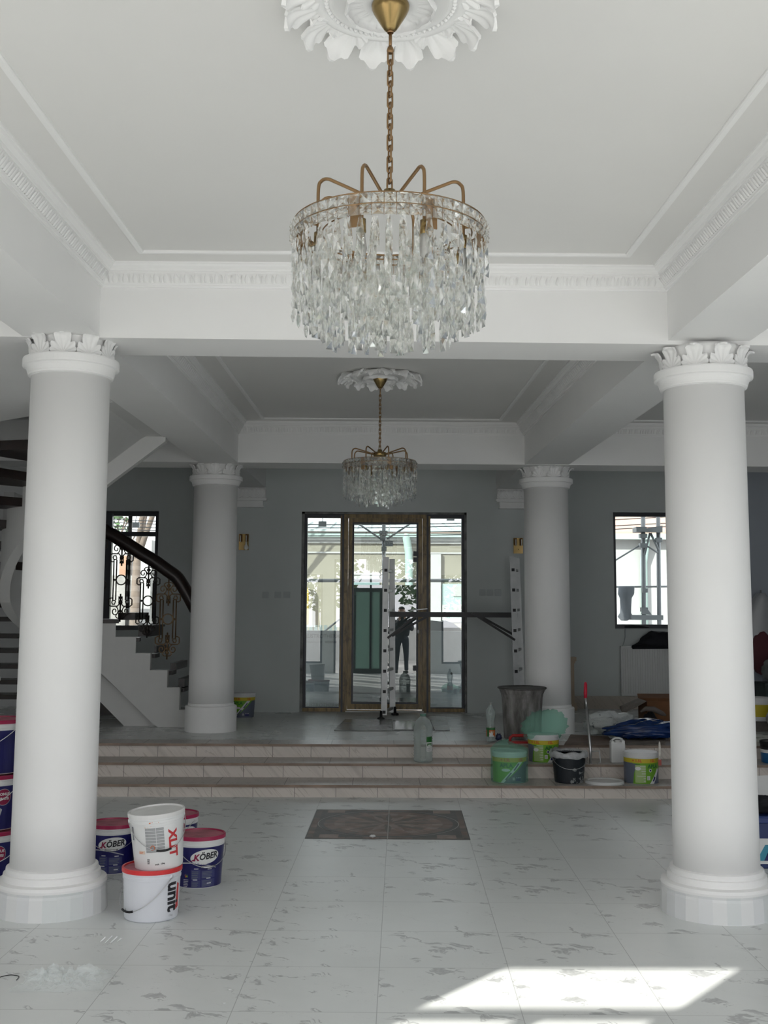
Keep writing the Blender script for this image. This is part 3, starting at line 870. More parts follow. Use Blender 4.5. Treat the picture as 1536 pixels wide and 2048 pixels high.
# ------------------------------------------------------------------ staircase
SC = Vector((-2.45, 11.48))
RX, RY = 1.17, 1.17
LEN0 = .42
arc = PI*RY
def inner(s):
    """point and outward normal on the inner stringer at arc length s"""
    if s < LEN0: return Vector((-2.03-s, SC.y+RY)), Vector((0, 1))
    s2 = s-LEN0
    if s2 < arc:
        a = PI/2+s2/RY
        return Vector((SC.x+RX*math.cos(a), SC.y+RY*math.sin(a))), Vector((math.cos(a), math.sin(a)))
    return Vector((SC.x+(s2-arc), SC.y-RY)), Vector((0, -1))
# nosing positions: (arc length, height of tread)
NS = []
zs0 = H3
xs_px = [(378, .18), ]
for k in range(17):
    s = 0.0+.150*k if k < 6 else .90+(k-6)*.385
    NS.append((s, H3+.185*(k+1) if k < 1 else .791-.0+.1845*(k-1)))
NS = [(-.02, .551), (.13, .791), (.27, .975), (.46, 1.159), (.62, 1.337), (.84, 1.516), (1.02, 1.715)]
NS += [(1.50, 1.90), (1.95, 2.09), (2.30, 2.275), (2.62, 2.46), (2.92, 2.645), (3.24, 2.83), (3.58, 3.015)]
stair = thing('staircase', 'curved white staircase with dark wooden treads rising behind the left columns', 'staircase', (SC.x, SC.y, H3))
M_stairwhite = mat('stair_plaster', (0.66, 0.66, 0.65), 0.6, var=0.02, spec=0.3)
# inner stringer wall: stepped top, sloping foot
def zfoot(s):
    # underside of the flight
    if s < .38: return H3
    return H3+(s-.38)*.97 if s < 1.0 else (H3+.60+(s-1.0)*.50 if s < 2.46 else H3+1.33+(s-2.46)*.72)
def ztop(s):
    zz = NS[0][1]
    for q in NS:
        if s >= q[0]-1e-6: zz = q[1]
    if 1.5 < s < 2.5: zz = 2.78
    return zz
SMAX = LEN0+arc*.93
brk = sorted(set([round(k*.06, 3) for k in range(int(SMAX/.06)+1)]+[round(q[0], 4) for q in NS if q[0] > 0]))
mb = MB(); th = .10
for a, b in zip(brk, brk[1:]):
    if b-a < .004: continue
    (p0, n0), (p1, n1) = inner(a), inner(b); mid = (a+b)/2
    zt_ = min(ztop(mid), 3.45); f0, f1 = zfoot(a), zfoot(b)
    if f0 >= zt_: continue
    q = [p0, p0+n0*th, p1+n1*th, p1]
    mb.hexa([(q[0].x, q[0].y, f0), (q[3].x, q[3].y, f1), (q[2].x, q[2].y, f1), (q[1].x, q[1].y, f0),
             (q[0].x, q[0].y, zt_), (q[3].x, q[3].y, zt_), (q[2].x, q[2].y, zt_), (q[1].x, q[1].y, zt_)])
bmesh.ops.remove_doubles(mb.bm, verts=mb.bm.verts[:], dist=1e-4)
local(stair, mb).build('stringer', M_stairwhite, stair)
# recessed carriage band behind the foot of the stringer
mb = MB(); yb_ = SC.y+RY+.12
P = [ony(x, y, yb_) for x, y in ((150, 1280), (200, 1330), (322, 1456), (252, 1456), (195, 1398), (150, 1350))]
mb.prism([(p.x, p.z) for p in P], 0, .75, M=Matrix(((1,0,0,0),(0,0,1,yb_),(0,1,0,0),(0,0,0,1))))
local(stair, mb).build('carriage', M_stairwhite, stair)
# underside of the upper flight with its hanging stringer
mb = MB(); rs = []; st = MB(); ss = []
for k in range(15):
    t = k/14; x = -2.56+.63*t
    zl = 3.149+(x+1.93)*.78
    zs_ = zl+.19
    y1 = SC.y-RY
    rs.append([Vector((x, 8.40, min(zs_, 3.19))), Vector((x, y1, min(zs_, 3.19))), Vector((x, y1, min(zs_, 3.19)+.12)), Vector((x, 8.40, min(zs_+.22, 3.31)))])
for k in range(15):
    x = -3.02+1.09*k/14; zl = 3.149+(x+1.93)*.78; zs_ = zl+.34
    ss.append([Vector((x, y1-.10, zl)), Vector((x, y1, zl)), Vector((x, y1, zs_)), Vector((x, y1-.10, zs_))])
mb.rings(rs, True, True, True, False); st.rings(ss, True, True, True, False)
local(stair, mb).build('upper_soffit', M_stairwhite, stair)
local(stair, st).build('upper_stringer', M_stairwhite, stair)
# treads
for i, (s, z_) in enumerate(NS):
    if s > 4.1: break
    nxt = NS[i+1][0] if i+1 < len(NS) else s+.4
    (p0, n0), (p1, n1) = inner(max(0, s-.03)), inner(nxt)
    w = 1.05 if i > 5 else .40
    a, b, c_, d = p0-n0*.0, p0+n0*w, p1+n1*w, p1-n1*.0
    if i < 5: a, d = p0+n0*.11, p1+n1*.11
    else: a, d = p0-n0*.02, p1-n1*.02
    zt_ = z_-.012 if i < 5 else z_+.012; tk = .045 if i < 6 else .08
    mb = MB(); mb.hexa([(a.x, a.y, zt_-tk), (b.x, b.y, zt_-tk), (c_.x, c_.y, zt_-tk), (d.x, d.y, zt_-tk), (a.x, a.y, zt_), (b.x, b.y, zt_), (c_.x, c_.y, zt_), (d.x, d.y, zt_)])
    local(stair, mb).build('tread', M_darkwood, stair)
for i, z_ in enumerate((.70, .86, 1.03, 1.20, 1.36, 1.545)):
    xe = ony(40-2*i, 1300, 12.7).x
    mb = MB(); mb.box(xe-1.3, xe, 12.72, 13.05, z_-.05, z_)
    local(stair, mb).build('tread', M_darkwood, stair)
# dark riser ends seen past the stringer
mb = MB()
for (x, y, w, h) in ((309, 1292, 4, 14), (341, 1326, 11, 14), (357, 1357, 12, 17), (275, 1250, 30, 5), (277, 1255, 22, 18), (236, 1225, 34, 15)):
    p = ony(x, y, 12.75); q = ony(x+w, y+h, 12.75); mb.box(p.x, q.x, 12.75, 13.5, q.z, p.z)
local(stair, mb).build('riser', M_darkwood, stair)
# dark panel added to stand for the black void below the flight
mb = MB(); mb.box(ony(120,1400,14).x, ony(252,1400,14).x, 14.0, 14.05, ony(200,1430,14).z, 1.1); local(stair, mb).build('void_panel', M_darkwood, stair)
# handrail
RPX = [(185, 1030), (212, 1052), (232, 1063), (262, 1082), (285, 1097), (310, 1112), (335, 1130), (352, 1142), (362, 1155), (378, 1182), (392, 1208)]
pts = [ony(x, y, SC.y+RY+.05) for x, y in RPX]
handrail = MB(); handrail.tube([p+Vector((0, 0, -.060)) for p in smooth_path(pts, 3)], .074, 12)
local(stair, handrail).build('handrail', M_darkwood, stair)
# scrollwork balusters
def scroll_baluster(mb, cx, cz0, H, W, y, r=.0075):
    """one panel: paired bars, ring in the middle, squared loops and scrolls above and below"""
    def T(pts, rr=r, closed=False): mb.tube([(cx+px_*W, y, cz0+pz*H) for px_, pz in pts], rr, 6, closed=closed)
    for sx in (-1, 1):
        for q in (.17, .27): T([(sx*q, .25), (sx*q, .73)])
        for (zc_, d) in ((.755, 1), (.225, -1)):
            T([(sx*.17, zc_), (sx*.19, zc_-.022*d), (sx*.28, zc_-.022*d), (sx*.30, zc_), (sx*.28, zc_+.022*d), (sx*.2, zc_+.022*d), (sx*.19, zc_)])
            T([(0, zc_+.0), (sx*.10, zc_+.045*d), (sx*.34, zc_+.045*d), (sx*.40, zc_+.03*d), (sx*.40, zc_-.035*d), (sx*.34, zc_-.05*d), (sx*.27, zc_-.05*d)])
            # volute
            v = []
            for k in range(22):
                t = k/21; a = -PI*.4+t*PI*2.6; rr = .155*(1-t*.75)
                v.append((sx*(.19-rr*math.cos(a)*.85), zc_+d*(.105+rr*.36*math.sin(a))))
            T(v, r*.85)
            v = [(0, zc_+d*.19), (sx*.10, zc_+d*.185), (sx*.155, zc_+d*.165), (sx*.12, zc_+d*.14), (sx*.03, zc_+d*.10)]
            T(v, r*.85)
        mb.lathe([(.0001, -.016), (.015, 0), (.0001, .016)], c=(cx+sx*.22*W, y, cz0+.49*H), n=8)
    T([(.17*math.cos(2*PI*k/20), .49+.17*W/H*math.sin(2*PI*k/20)) for k in range(20)], r, True)
    for (zc_, d) in ((.755, 1), (.225, -1)):
        T([(0, zc_-.10*d), (0, zc_+.23*d)], r*1.2)
        for (o, rr) in ((-.06, .018), (0, .026), (.10, .02), (.15, .024)):
            mb.lathe([(.0001, -rr*1.4), (rr, 0), (.0001, rr*1.4)], c=(cx, y, cz0+(zc_+o*d)*H), n=8)
        for sx in (-1, 1):
            T([(0, zc_-.03*d), (sx*.06, zc_-.07*d), (sx*.05, zc_+.02*d)], r*.8)
Yb = SC.y+RY+.05
for (x0, x1, ya, yb, yc, m_) in ((222, 268, 1074, 1243, 243, M_iron), (275, 321, 1126, 1275, 299, M_iron), (314, 362, 1156, 1318, 339, M_goldiron), (176, 216, 1050, 1206, 200, M_iron)):
    cxp = (x0+x1)/2
    top = ony(cxp, ya, Yb); bot = ony(cxp, yb, Yb)
    Wd = (ony(x1, yb, Yb).x-ony(x0, yb, Yb).x)/.8
    mb = MB(); scroll_baluster(mb, top.x, bot.z, top.z-bot.z, Wd, Yb)
    local(stair, mb).build('baluster_panel', m_, stair)
# ------------------------------------------------------------------ decals: flat artwork wrapped on a round body
class Art:
    """2D artwork in metres (s along the skin, z up) laid on a tapering round body"""
    def __init__(s): s.layers = []; s.mats = []
    def _mi(s, m):
        if m not in s.mats: s.mats.append(m)
        return s.mats.index(m)
    def poly(s, pts, m, lay=1): s.layers.append((pts, s._mi(m), lay)); return s
    def rect(s, a, b, z0, z1, m, lay=1): return s.poly([(a,z0),(b,z0),(b,z1),(a,z1)], m, lay)
    def ell(s, c, z, rx, rz, m, lay=1, n=28, rot=0.0):
        return s.poly([(c+rx*math.cos(2*PI*i/n)*math.cos(rot)-rz*math.sin(2*PI*i/n)*math.sin(rot), z+rx*math.cos(2*PI*i/n)*math.sin(rot)+rz*math.sin(2*PI*i/n)*math.cos(rot)) for i in range(n)], m, lay)
    def text(s, body, c, z, size, m, lay=3, rot=0.0, shear=0.0, bold=0.0, sx=1.0):
        cu = bpy.data.curves.new('t', 'FONT'); cu.body = body; cu.size = size; cu.align_x = 'CENTER'; cu.align_y = 'CENTER'; cu.shear = shear
        cu.offset = bold; cu.resolution_u = 2
        o = bpy.data.objects.new('t', cu); COL.objects.link(o)
        dg = bpy.context.evaluated_depsgraph_get()
        me = o.evaluated_get(dg).to_mesh()
        mi = s._mi(m)
        for p in me.polygons:
            pts = []
            for vi in p.vertices:
                v = me.vertices[vi].co; x, y = v.x*sx, v.y
                pts.append((c+x*math.cos(rot)-y*math.sin(rot), z+x*math.sin(rot)+y*math.cos(rot)))
            s.layers.append((pts, mi, lay))
        o.evaluated_get(dg).to_mesh_clear()
        bpy.data.objects.remove(o); bpy.data.curves.remove(cu)
        return s
    def lines(s, a, b, z0, z1, n, m, lay=3, th=.45, rr=None):
        rr = rr or random.Random(3); d = (z1-z0)/n
        for i in range(n): s.rect(a, a+(b-a)*rr.uniform(.55, 1.0), z0+i*d, z0+i*d+d*th, m, lay)
        return s
    def wrap(s, name, parent, R, ang, step=.012, eps=.0007, tilt=None):
        """R(z): skin radius; ang: direction the artwork faces, 0 = towards the camera (-Y), positive = turned to the right"""
        bm = bmesh.new()
        for pts, mi, lay in s.layers:
            b = bmesh.new()
            vs = [b.verts.new((p[0], lay, p[1])) for p in pts]
            try: b.faces.new(vs)
            except ValueError: b.free(); continue
            lo = min(p[0] for p in pts); hi = max(p[0] for p in pts)
            k = math.floor(lo/step)+1
            while k*step < hi:
                g = b.verts[:]+b.edges[:]+b.faces[:]
                bmesh.ops.bisect_plane(b, geom=g, plane_co=(k*step, 0, 0), plane_no=(1, 0, 0)); k += 1
            mp = {v: bm.verts.new(v.co) for v in b.verts}
            for f in b.faces:
                nf = bm.faces.new([mp[v] for v in f.verts]); nf.material_index = mi
            b.free()
        for v in bm.verts:
            sx_, lay, z = v.co; r = R(z); a = ang+sx_/r; r += eps*lay
            v.co = Vector((r*math.sin(a), -r*math.cos(a), z))
        me = bpy.data.meshes.new(name); bm.to_mesh(me); bm.free()
        for m_ in s.mats: me.materials.append(m_)
        o = bpy.data.objects.new(name, me); COL.objects.link(o); o.parent = parent
        return o
    def flat(s, name, parent, M, eps=.0006):
        bm = bmesh.new()
        for pts, mi, lay in s.layers:
            vs = [bm.verts.new(M @ Vector((p[0], -eps*lay, p[1]))) for p in pts]
            f = bm.faces.new(vs); f.material_index = mi
        me = bpy.data.meshes.new(name); bm.to_mesh(me); bm.free()
        for m_ in s.mats: me.materials.append(m_)
        o = bpy.data.objects.new(name, me); COL.objects.link(o); o.parent = parent
        return o

def ink(name, c, rough=0.45): return mat(name, c, rough)
I_navy = ink('navy_print', (0.012, 0.012, 0.11), .3); I_navy2 = ink('navy_panel', (0.045, 0.05, 0.17)); I_white = ink('white_print', (0.78, 0.79, 0.78)); I_red = ink('red_print', (0.55, 0.035, 0.04))
I_maroon = ink('crimson_print', (0.28, 0.01, 0.06)); I_black = ink('black_print', (0.015, 0.015, 0.02)); I_grey = ink('grey_print', (0.30, 0.31, 0.32)); I_greyl = ink('light_grey_print', (0.45, 0.46, 0.50))
I_yellow = ink('yellow_print', (0.62, 0.50, 0.03)); I_green = ink('green_print', (0.17, 0.42, 0.025)); I_green2 = ink('dark_green_print', (0.03, 0.16, 0.04)); I_orange = ink('orange_print', (0.62, 0.14, 0.03))
I_slate = ink('slate_print', (0.13, 0.15, 0.20)); I_lime = ink('pale_green_print', (0.40, 0.55, 0.22)); I_pink = ink('peach_sticker', (0.75, 0.62, 0.52))
M_pail = mat('white_polypropylene', (0.76, 0.77, 0.77), 0.32, var=0.03, vscale=5)
M_pailcool = mat('white_polypropylene_cool', (0.72, 0.74, 0.79), 0.32)
M_lidred = mat('crimson_lid', (0.36, 0.015, 0.075), 0.34, var=0.12, vscale=8)
M_lidscar = mat('red_lid', (0.62, 0.03, 0.035), 0.34, var=0.15, vscale=8)
M_lidwhite = mat('dusty_white_lid', (0.72, 0.72, 0.71), 0.5, var=0.08, vscale=7)
M_liddust = mat('dusty_lid_panel', (0.42, 0.13, 0.17), 0.6, var=0.35, vscale=9)

def pail(name, label, x, y, z, rt, rb, h, lid, ang, art=None, body=None, rim=None, group=None, tilt=None, cat='bucket', handle=None, inside=False, sx=1.0, rz=0.0):
    root = thing(name, label, cat, (x, y, z), rz, group)
    if tilt: root.rotation_euler = (tilt[0], tilt[1], rz)
    body = body or M_pail; rim = rim or body
    hb = h-.052
    R = lambda q: rb+(rt*.965-rb)*max(0, min(1, q/hb))
    m = MB()
    if inside:
        m.lathe([(R(hb)-.006, h-.012), (R(hb*.5)-.006, hb*.5), (R(0)-.006, .006), (0, .006)], n=56, sx=sx)
    m.lathe([(rb-.010, .0), (rb-.003, .003), (rb, .010), (R(hb*.33), hb*.33), (R(hb*.66), hb*.66), (R(hb), hb), (R(hb), hb+.004)], n=56, sx=sx)
    m.build('body', body, root)
    m = MB()
    m.lathe([(R(hb)-.002, hb-.006), (rt*.985, hb-.004), (rt*.99, hb+.006), (rt*.975, hb+.008), (rt*.975, hb+.020), (rt*1.0, hb+.022), (rt*1.0, hb+.030), (rt*.985, hb+.032),
             (rt*.985, h-.012), (rt*.96, h-.010), (rt*.955, h-.02)], n=56, smooth=False, sx=sx)
    m.build('rim', rim, root)
    if lid:
        lm, pm = lid
        m = MB()
        m.lathe([(rt*1.0, h-.022), (rt*1.022, h-.021), (rt*1.022, h-.003), (rt*1.01, h+.001), (rt*.95, h+.001), (rt*.94, h-.007)], n=56, smooth=False, sx=sx)
        m.mi = 1; m.lathe([(rt*.94, h-.007), (rt*.90, h-.006), (0, h-.006)], n=56, smooth=False, sx=sx)
        m.build('lid', [lm, pm], root)
    if handle:
        ha, droop, side, mm = handle
        m = MB(); pts = []
        for k in range(25):
            t = PI*k/24
            p = Vector((math.cos(t)*(rt*1.02), -math.sin(t)*(rt*1.07), -math.sin(t)*rt*1.25*math.sin(droop)))
            p.y *= 1.0
            pts.append(Matrix.Rotation(ha, 4, 'Z') @ p + Vector((0, 0, hb+.012)))
        m.tube(pts, .0022, 6)
        hd = m.build('handle', mm, root)
        m = MB(); m.tube(pts[10:15], .006, 8); m.build('grip', M_blackpl if side else mm, hd)
        for sg in (1, -1):
            m = MB(); v = Matrix.Rotation(ha, 4, 'Z') @ Vector((sg*rt*.985, 0, hb+.012))
            m.lathe([(.0, -.006), (.011, -.006), (.011, .006), (.0, .006)], n=12, M=Matrix.Translation(v) @ Matrix.Rotation(ha, 4, 'Z') @ Matrix.Rotation(PI/2, 4, 'Y'))
            m.build('handle_boss', rim, root)
    if art: art.wrap('label', root, R, ang)
    return root, R
def kober(h, badge=False):
    a = Art()
    w = .50
    a.rect(-w, w, .008, h-.060, I_navy, 1)
    if not badge:
        a.ell(.048, h-.114, .090, .042, I_white, 2, rot=.12)
        a.text('ÖBER', .066, h-.111, .050, I_black, 3, rot=.10, shear=.28, bold=.0016, sx=.93)
        a.text('K', -.008, h-.1195, .050, I_maroon, 4, rot=.10, shear=.28, bold=.0020, sx=.95)
        a.poly([(-.048, h-.142), (-.020, h-.126), (-.010, h-.134)], I_maroon, 4)
        top = []; bot = []
        for k in range(15):
            t = k/14; s_ = -.10+.22*t; z_ = h-.162+.020*math.sin(PI*t*.9+.4)-.020*t
            top.append((s_, z_+.004)); bot.append((s_, z_-.004*(1-t*.6)))
        a.poly(top+bot[::-1], I_greyl, 2)
        for (s0, s1, z0, z1) in ((-.035, .020, .055, .112), (.026, .110, .062, .108), (-.035, .020, .012, .050), (.026, .110, .012, .056)):
            a.rect(s0, s1, z0*h/.30, z1*h/.30, I_navy2, 2); a.lines(s0+.004, s1-.004, z0*h/.30+.003, z1*h/.30-.003, 5, I_slate, 3)
        for (s0, z0) in ((-.018, .116), (.062, .112), (-.024, .052), (.055, .059), (.058, .030)): a.rect(s0, s0+.026, z0*h/.30, z0*h/.30+.0045, I_white, 4)
        a.poly([(-.078, .083), (-.066, .068), (-.072, .064)], I_orange, 3).poly([(-.070, .088), (-.060, .068), (-.066, .068)], I_yellow, 3).poly([(-.058, .086), (-.054, .068), (-.060, .068)], I_green, 3)
        a.lines(-.085, -.045, .012, .060, 5, I_greyl, 3)
    else:
        a.ell(.035, h-.125, .046, .046, I_maroon, 3); a.ell(.035, h-.125, .049, .049, I_greyl, 2)
        a.text('BONUS', .036, h-.108, .022, I_white, 4, bold=.0008); a.text('GRATIS', .036, h-.135, .020, I_white, 4, bold=.0008)
        a.poly([(-.06, .02), (.01, .14), (.03, .125), (.0, .02)], I_greyl, 2); a.poly([(-.05, .02), (.0, .09), (.01, .03)], I_grey, 3)
        a.poly([(-.055, .02), (-.04, .055), (-.015, .03)], I_yellow, 3); a.rect(-.12, -.08, .02, .07, I_white, 2); a.lines(-.118, -.082, .023, .068, 8, I_black, 3)
    return a
W_wire = M_steel
yK = 7.11
LIDK = (M_lidred, M_liddust)
pail('paint_bucket', 'navy paint bucket with crimson lid, nearest of the navy ones right of the white pair', -1.072, 7.12, 0, .153, .131, .30, LIDK, math.radians(4), kober(.30), rim=M_pail, handle=(math.radians(28), .75, False, W_wire), group='navy paint buckets on the floor')
pail('paint_bucket', 'navy paint bucket with crimson lid touching the left front column', -1.675, 7.47, 0, .150, .130, .30, LIDK, math.radians(-8), kober(.30), rim=M_pail, handle=(math.radians(10), .6, False, W_wire), group='navy paint buckets on the floor')
pail('paint_bucket', 'navy paint bucket peeking out between the white pair and the column', -1.37, 7.43, 0, .150, .130, .29, LIDK, math.radians(-24), kober(.29), rim=M_pail, handle=(math.radians(70), .6, False, W_wire), group='navy paint buckets on the floor')
pail('paint_bucket', 'navy paint bucket behind the white pair, its crimson lid above the nearest one', -1.325, 7.72, 0, .150, .130, .315, LIDK, math.radians(20), kober(.315), rim=M_pail, handle=(math.radians(-30), .7, False, W_wire), group='navy paint buckets on the floor')
# the two white pails
a = Art()
a.text('unit', .150, .125, .115, I_black, 2, rot=-PI/2, bold=.004, sx=.85); a.poly([(.172, .05), (.205, .06), (.205, .18), (.185, .19)], I_red, 2)
a.text('15kg', .135, .028, .016, I_grey, 2); a.rect(-.150, -.142, .045, .06, I_grey, 2)
pail('plaster_bucket', 'white bucket with red lid and steel handle, standing on the floor under another white bucket', -1.215, 6.39, 0, .158, .142, .268, (M_lidscar, M_liddust), math.radians(2), a, body=M_pailcool,
     handle=(math.radians(-38), 1.05, True, M_steel), group='white buckets stacked beside the left column')
a = Art()
rr = random.Random(2)
for c0, c1 in ((-.028, .028), (.031, .072)):
    for k in range(8):
        z1_ = .232-k*.0165; a.rect(c0, c1, z1_-.0130, z1_, I_grey, 2); a.rect(c0, c1, z1_-.0085, z1_-.0078, I_white, 3); a.rect(c0, c1*.98, z1_-.0045, z1_-.0040, I_white, 3)
a.rect(-.028, -.006, .042, .074, I_white, 2); a.lines(-.026, -.009, .044, .072, 5, I_black, 3, th=.6)
a.rect(-.075, -.036, .095, .113, I_pink, 2); a.lines(-.072, -.040, .098, .110, 2, I_orange, 3)
a.text('XLIT', .120, .140, .070, I_red, 2, rot=-PI/2, bold=.003)
a.rect(-.128, -.112, .165, .235, I_slate, 2); a.rect(-.126, -.114, .170, .230, I_grey, 3)
a.text('PAR.  15kg', .040, .040, .011, I_black, 2, rot=.10, bold=.0003)
for k in range(9): a.ell(rr.uniform(-.03, .05), rr.uniform(.235, .262), rr.uniform(.002, .008), rr.uniform(.001, .006), I_pink if k % 2 else I_orange, 2, n=9)
a.ell(.008, .128, .012, .014, I_orange, 3, n=12); a.ell(.008, .128, .008, .010, I_grey, 4, n=12)
pail('plaster_bucket', 'stained white bucket with tilted white lid, resting on the red lidded bucket', -1.180, 6.40, .262, .150, .128, .300, (M_lidwhite, M_lidwhite), math.radians(-4), a, body=M_pail,
     handle=(math.radians(22), .90, True, M_steel), group='white buckets stacked beside the left column', tilt=(math.radians(2.5), math.radians(-4.0)))

# tower of navy pails against the left edge
for k, (bx, bz, an, bd, lb) in enumerate(((-2.335, 0.0, 22, True, 'navy paint bucket with crimson lid at the left edge, bottom of the tower of three'),
                                 (-2.345, .325, 30, True, 'navy paint bucket with crimson lid at the left edge, middle of the tower of three'),
                                 (-2.345, .650, -38, False, 'navy paint bucket with crimson lid at the left edge, top of the tower of three'))):
    pail('paint_bucket', lb, bx, 7.12+.02*k, bz, .175, .150, .322, LIDK, math.radians(an), kober(.322, bd), rim=M_pail, handle=(math.radians(15-20*k), .65, False, M_pail), group='navy paint buckets in the tower')
# spray bottle on the tower
r = thing('spray_bottle', 'translucent spray bottle with blue label, standing on the tower of navy buckets', 'bottle', (-2.335, 7.06, .973))
M_clearpl = pane_mat('clear_plastic', (0.80, 0.86, 0.88), 2.0)
M_milky = mat('milky_plastic', (0.62, 0.68, 0.72), 0.3)
m = MB(); m.lathe([(.0, 0), (.036, 0), (.038, .01), (.038, .12), (.030, .15), (.014, .175), (.013, .19)], n=28); m.build('body', M_milky, r)
m = MB(); m.lathe([(.016, .185), (.017, .21), (.010, .215), (.010, .235)], n=18); m.box(-.012, .035, -.010, .010, .232, .256); m.box(.014, .022, -.005, .005, .19, .235); m.build('trigger_head', M_pail, r)
a = Art(); a.rect(-.05, .05, .015, .11, I_white, 1); a.rect(-.05, .05, .018, .045, I_slate, 2); a.rect(-.05, .05, .06, .085, ink('blue_print', (.10, .22, .5)), 2); a.text('Bochemit', .005, .072, .020, I_black, 3, bold=.0004, shear=.2)
a.wrap('label', r, lambda z: .0385, math.radians(15))

# ---- the APLA pails
def apla(h, mode):
    a = Art(); w = .5
    t = h-.060
    a.rect(-w, w, .006, t, I_green, 1)
    a.rect(-w, w, t-.038, t, I_yellow, 2)
    a.text('+ 1.5L', -.060, t-.019, .034, I_orange, 3, bold=.0016); a.text('15L', .085, t-.019, .034, I_orange, 3, bold=.0016)
    if mode == 'diag':
        a.text('APLA', -.052, t-.068, .050, I_green2, 3, bold=.0018)
        a.poly([(-.075, .006), (.130, t-.038), (.30, t-.038), (.30, .006)], I_slate, 2)
        a.poly([(-.105, .006), (-.075, .006), (.105, t-.038), (.060, t-.038)], I_white, 3)
        for s0 in (0, 1):
            a.poly([(-.062+.075*s0, .035+.085*s0), (-.050+.075*s0, .028+.085*s0), (.000+.070*s0, .092+.080*s0), (-.012+.070*s0, .099+.080*s0)], I_slate, 4)
        a.ell(-.055, .118, .040, .013, I_white, 3); a.rect(.005, .025, .03, .055, I_greyl, 3); a.rect(.035, .085, .022, .06, I_navy2, 3)
        for k in range(3): a.ell(.045+.016*k, .052, .005, .005, I_white, 4, n=8)
        a.rect(.03, .085, .082, .086, I_navy2, 3)
    else:
        a.rect(-.5, -.098, .006, t-.038, I_slate, 2); a.poly([(-.104, .006), (-.096, .006), (-.085, .10), (-.060, t-.045), (-.10, t-.045), (-.104, .10)], I_slate, 2)
        a.text('APLA', .090, t-.068, .046, I_green2, 3, bold=.0018)
        a.rect(-.075, .018, .016, t-.055, I_lime, 2)
        for k in range(7): a.rect(-.030+rr.uniform(-.04, .03), .018, .03+k*.021, .034+k*.021, I_white, 3)
        a.rect(-.072, -.03, t-.053, t-.048, I_green2, 3)
        a.ell(-.05, t-.085, .026, .016, I_white, 4)
        a.ell(.062, t-.102, .013, .015, I_white, 3); a.ell(.062, t-.102, .008, .009, I_navy, 4)
        a.rect(.030, .058, .040, .075, I_white, 3); a.lines(.034, .054, .045, .071, 6, I_grey, 4)
        a.poly([(.055, .006), (.10, .006), (.165, .12), (.150, .14)], I_white, 3); a.poly([(.10, .006), (.3, .006), (.3, .2), (.165, .12)], I_slate, 3); a.poly([(.085, .03), (.10, .025), (.12, .06), (.105, .07)], I_navy, 4)
    return a
M_bagclear = NT('pale_green_polythene')
M_bagclear.b.inputs['Base Color'].default_value = (0.42, 0.72, 0.62, 1); M_bagclear.b.inputs['Roughness'].default_value = 0.22
_tr = M_bagclear.n('ShaderNodeBsdfTransparent'); _tr.inputs['Color'].default_value = (0.72, 0.92, 0.84, 1)
_mx = M_bagclear.n('ShaderNodeMixShader'); _mx.inputs[0].default_value = 0.20
M_bagclear.l(_tr.outputs[0], _mx.inputs[1]); M_bagclear.l(M_bagclear.b.outputs[0], _mx.inputs[2]); M_bagclear.l(_mx.outputs[0], M_bagclear.out.inputs['Surface'])
M_bag = M_bagclear.m
a1 = ony(1025, 1568, S1+.17)
r1, R1 = pail('putty_bucket', 'green and yellow putty bucket inside a pale green bag, on the lowest step', 1.197, S1+.235, H1, .158, .148, .285, None, math.radians(2), apla(.285, 'diag'), inside=True, group='putty buckets on the steps')
# bag around it
m = MB(); rs = []
for j in range(15):
    v = j/14; ring = []
    for i in range(44):
        an = 2*PI*i/44
        if v < .72: z_ = .004+.29*v/.72; rad = .166+.004*v+.004*noise.noise(Vector((math.cos(an)*3, math.sin(an)*3, z_*9)))
        else:
            u = (v-.72)/.28; z_ = .292+.065*math.sin(u*PI*.5)*(.75-.5*math.cos(an+.6))+.012*noise.noise(Vector((math.cos(an)*2.4, math.sin(an)*2.4, u*3))); rad = .168*(1-u)**.8+.006
        ring.append((rad*math.cos(an), rad*math.sin(an), z_))
    rs.append(ring)
m.rings(rs, True, False, True, True)
tag(m.build('plastic_bag', M_bag, loc=(1.197, S1+.235, H1)), 'pale green translucent bag pulled over the putty bucket on the lowest step', 'plastic bag')
r2, R2 = pail('putty_bucket', 'green putty bucket on the middle step with an inflated green bag over its mouth', 1.560, S2+.185, H2, .150, .132, .265, None, math.radians(-16), apla(.265, 'side'), inside=True, group='putty buckets on the steps')
# puffed bag: gathered folds around a knot
m = MB(); rs = []
for j in range(19):
    v = j/18; ph = PI*v; ring = []
    for i in range(80):
        an = 2*PI*i/80
        fold = .011*math.sin(an*17+2*math.sin(v*4))*math.sin(ph)+.008*math.sin(an*31+v*5)*math.sin(ph)**2
        k = math.sin(ph)**.8
        rx = .205*k*(1+.10*math.sin(an*2+1)+.10*noise.noise(Vector((math.cos(an)*1.6, math.sin(an)*1.6, v*2))))+fold
        yy = -.105*math.cos(ph)
        # squashed ball whose fold centre faces the camera and slightly right
        ring.append(Matrix.Rotation(math.radians(12), 4, 'Z') @ Vector((rx*math.cos(an)*1.02, yy, rx*math.sin(an)*.80)))
    rs.append(ring)
m.rings(rs, True, True, True, True)
tag(m.build('plastic_bag', M_bag, loc=(1.575, S2+.175, H2+.325)), 'crumpled pale green bag bulging over the putty bucket on the middle step', 'plastic bag')
r3, R3 = pail('putty_bucket', 'open green and yellow putty bucket on the lowest step beside the right front column', 2.385, S1+.21, H1, .158, .150, .285, None, math.radians(-4), apla(.285, 'side'), inside=True, group='putty buckets on the steps')
k = thing('putty_knife', 'white handled putty knife hooked on the bucket by the right front column', 'putty knife', (2.52, S1+.06, H1+.20))
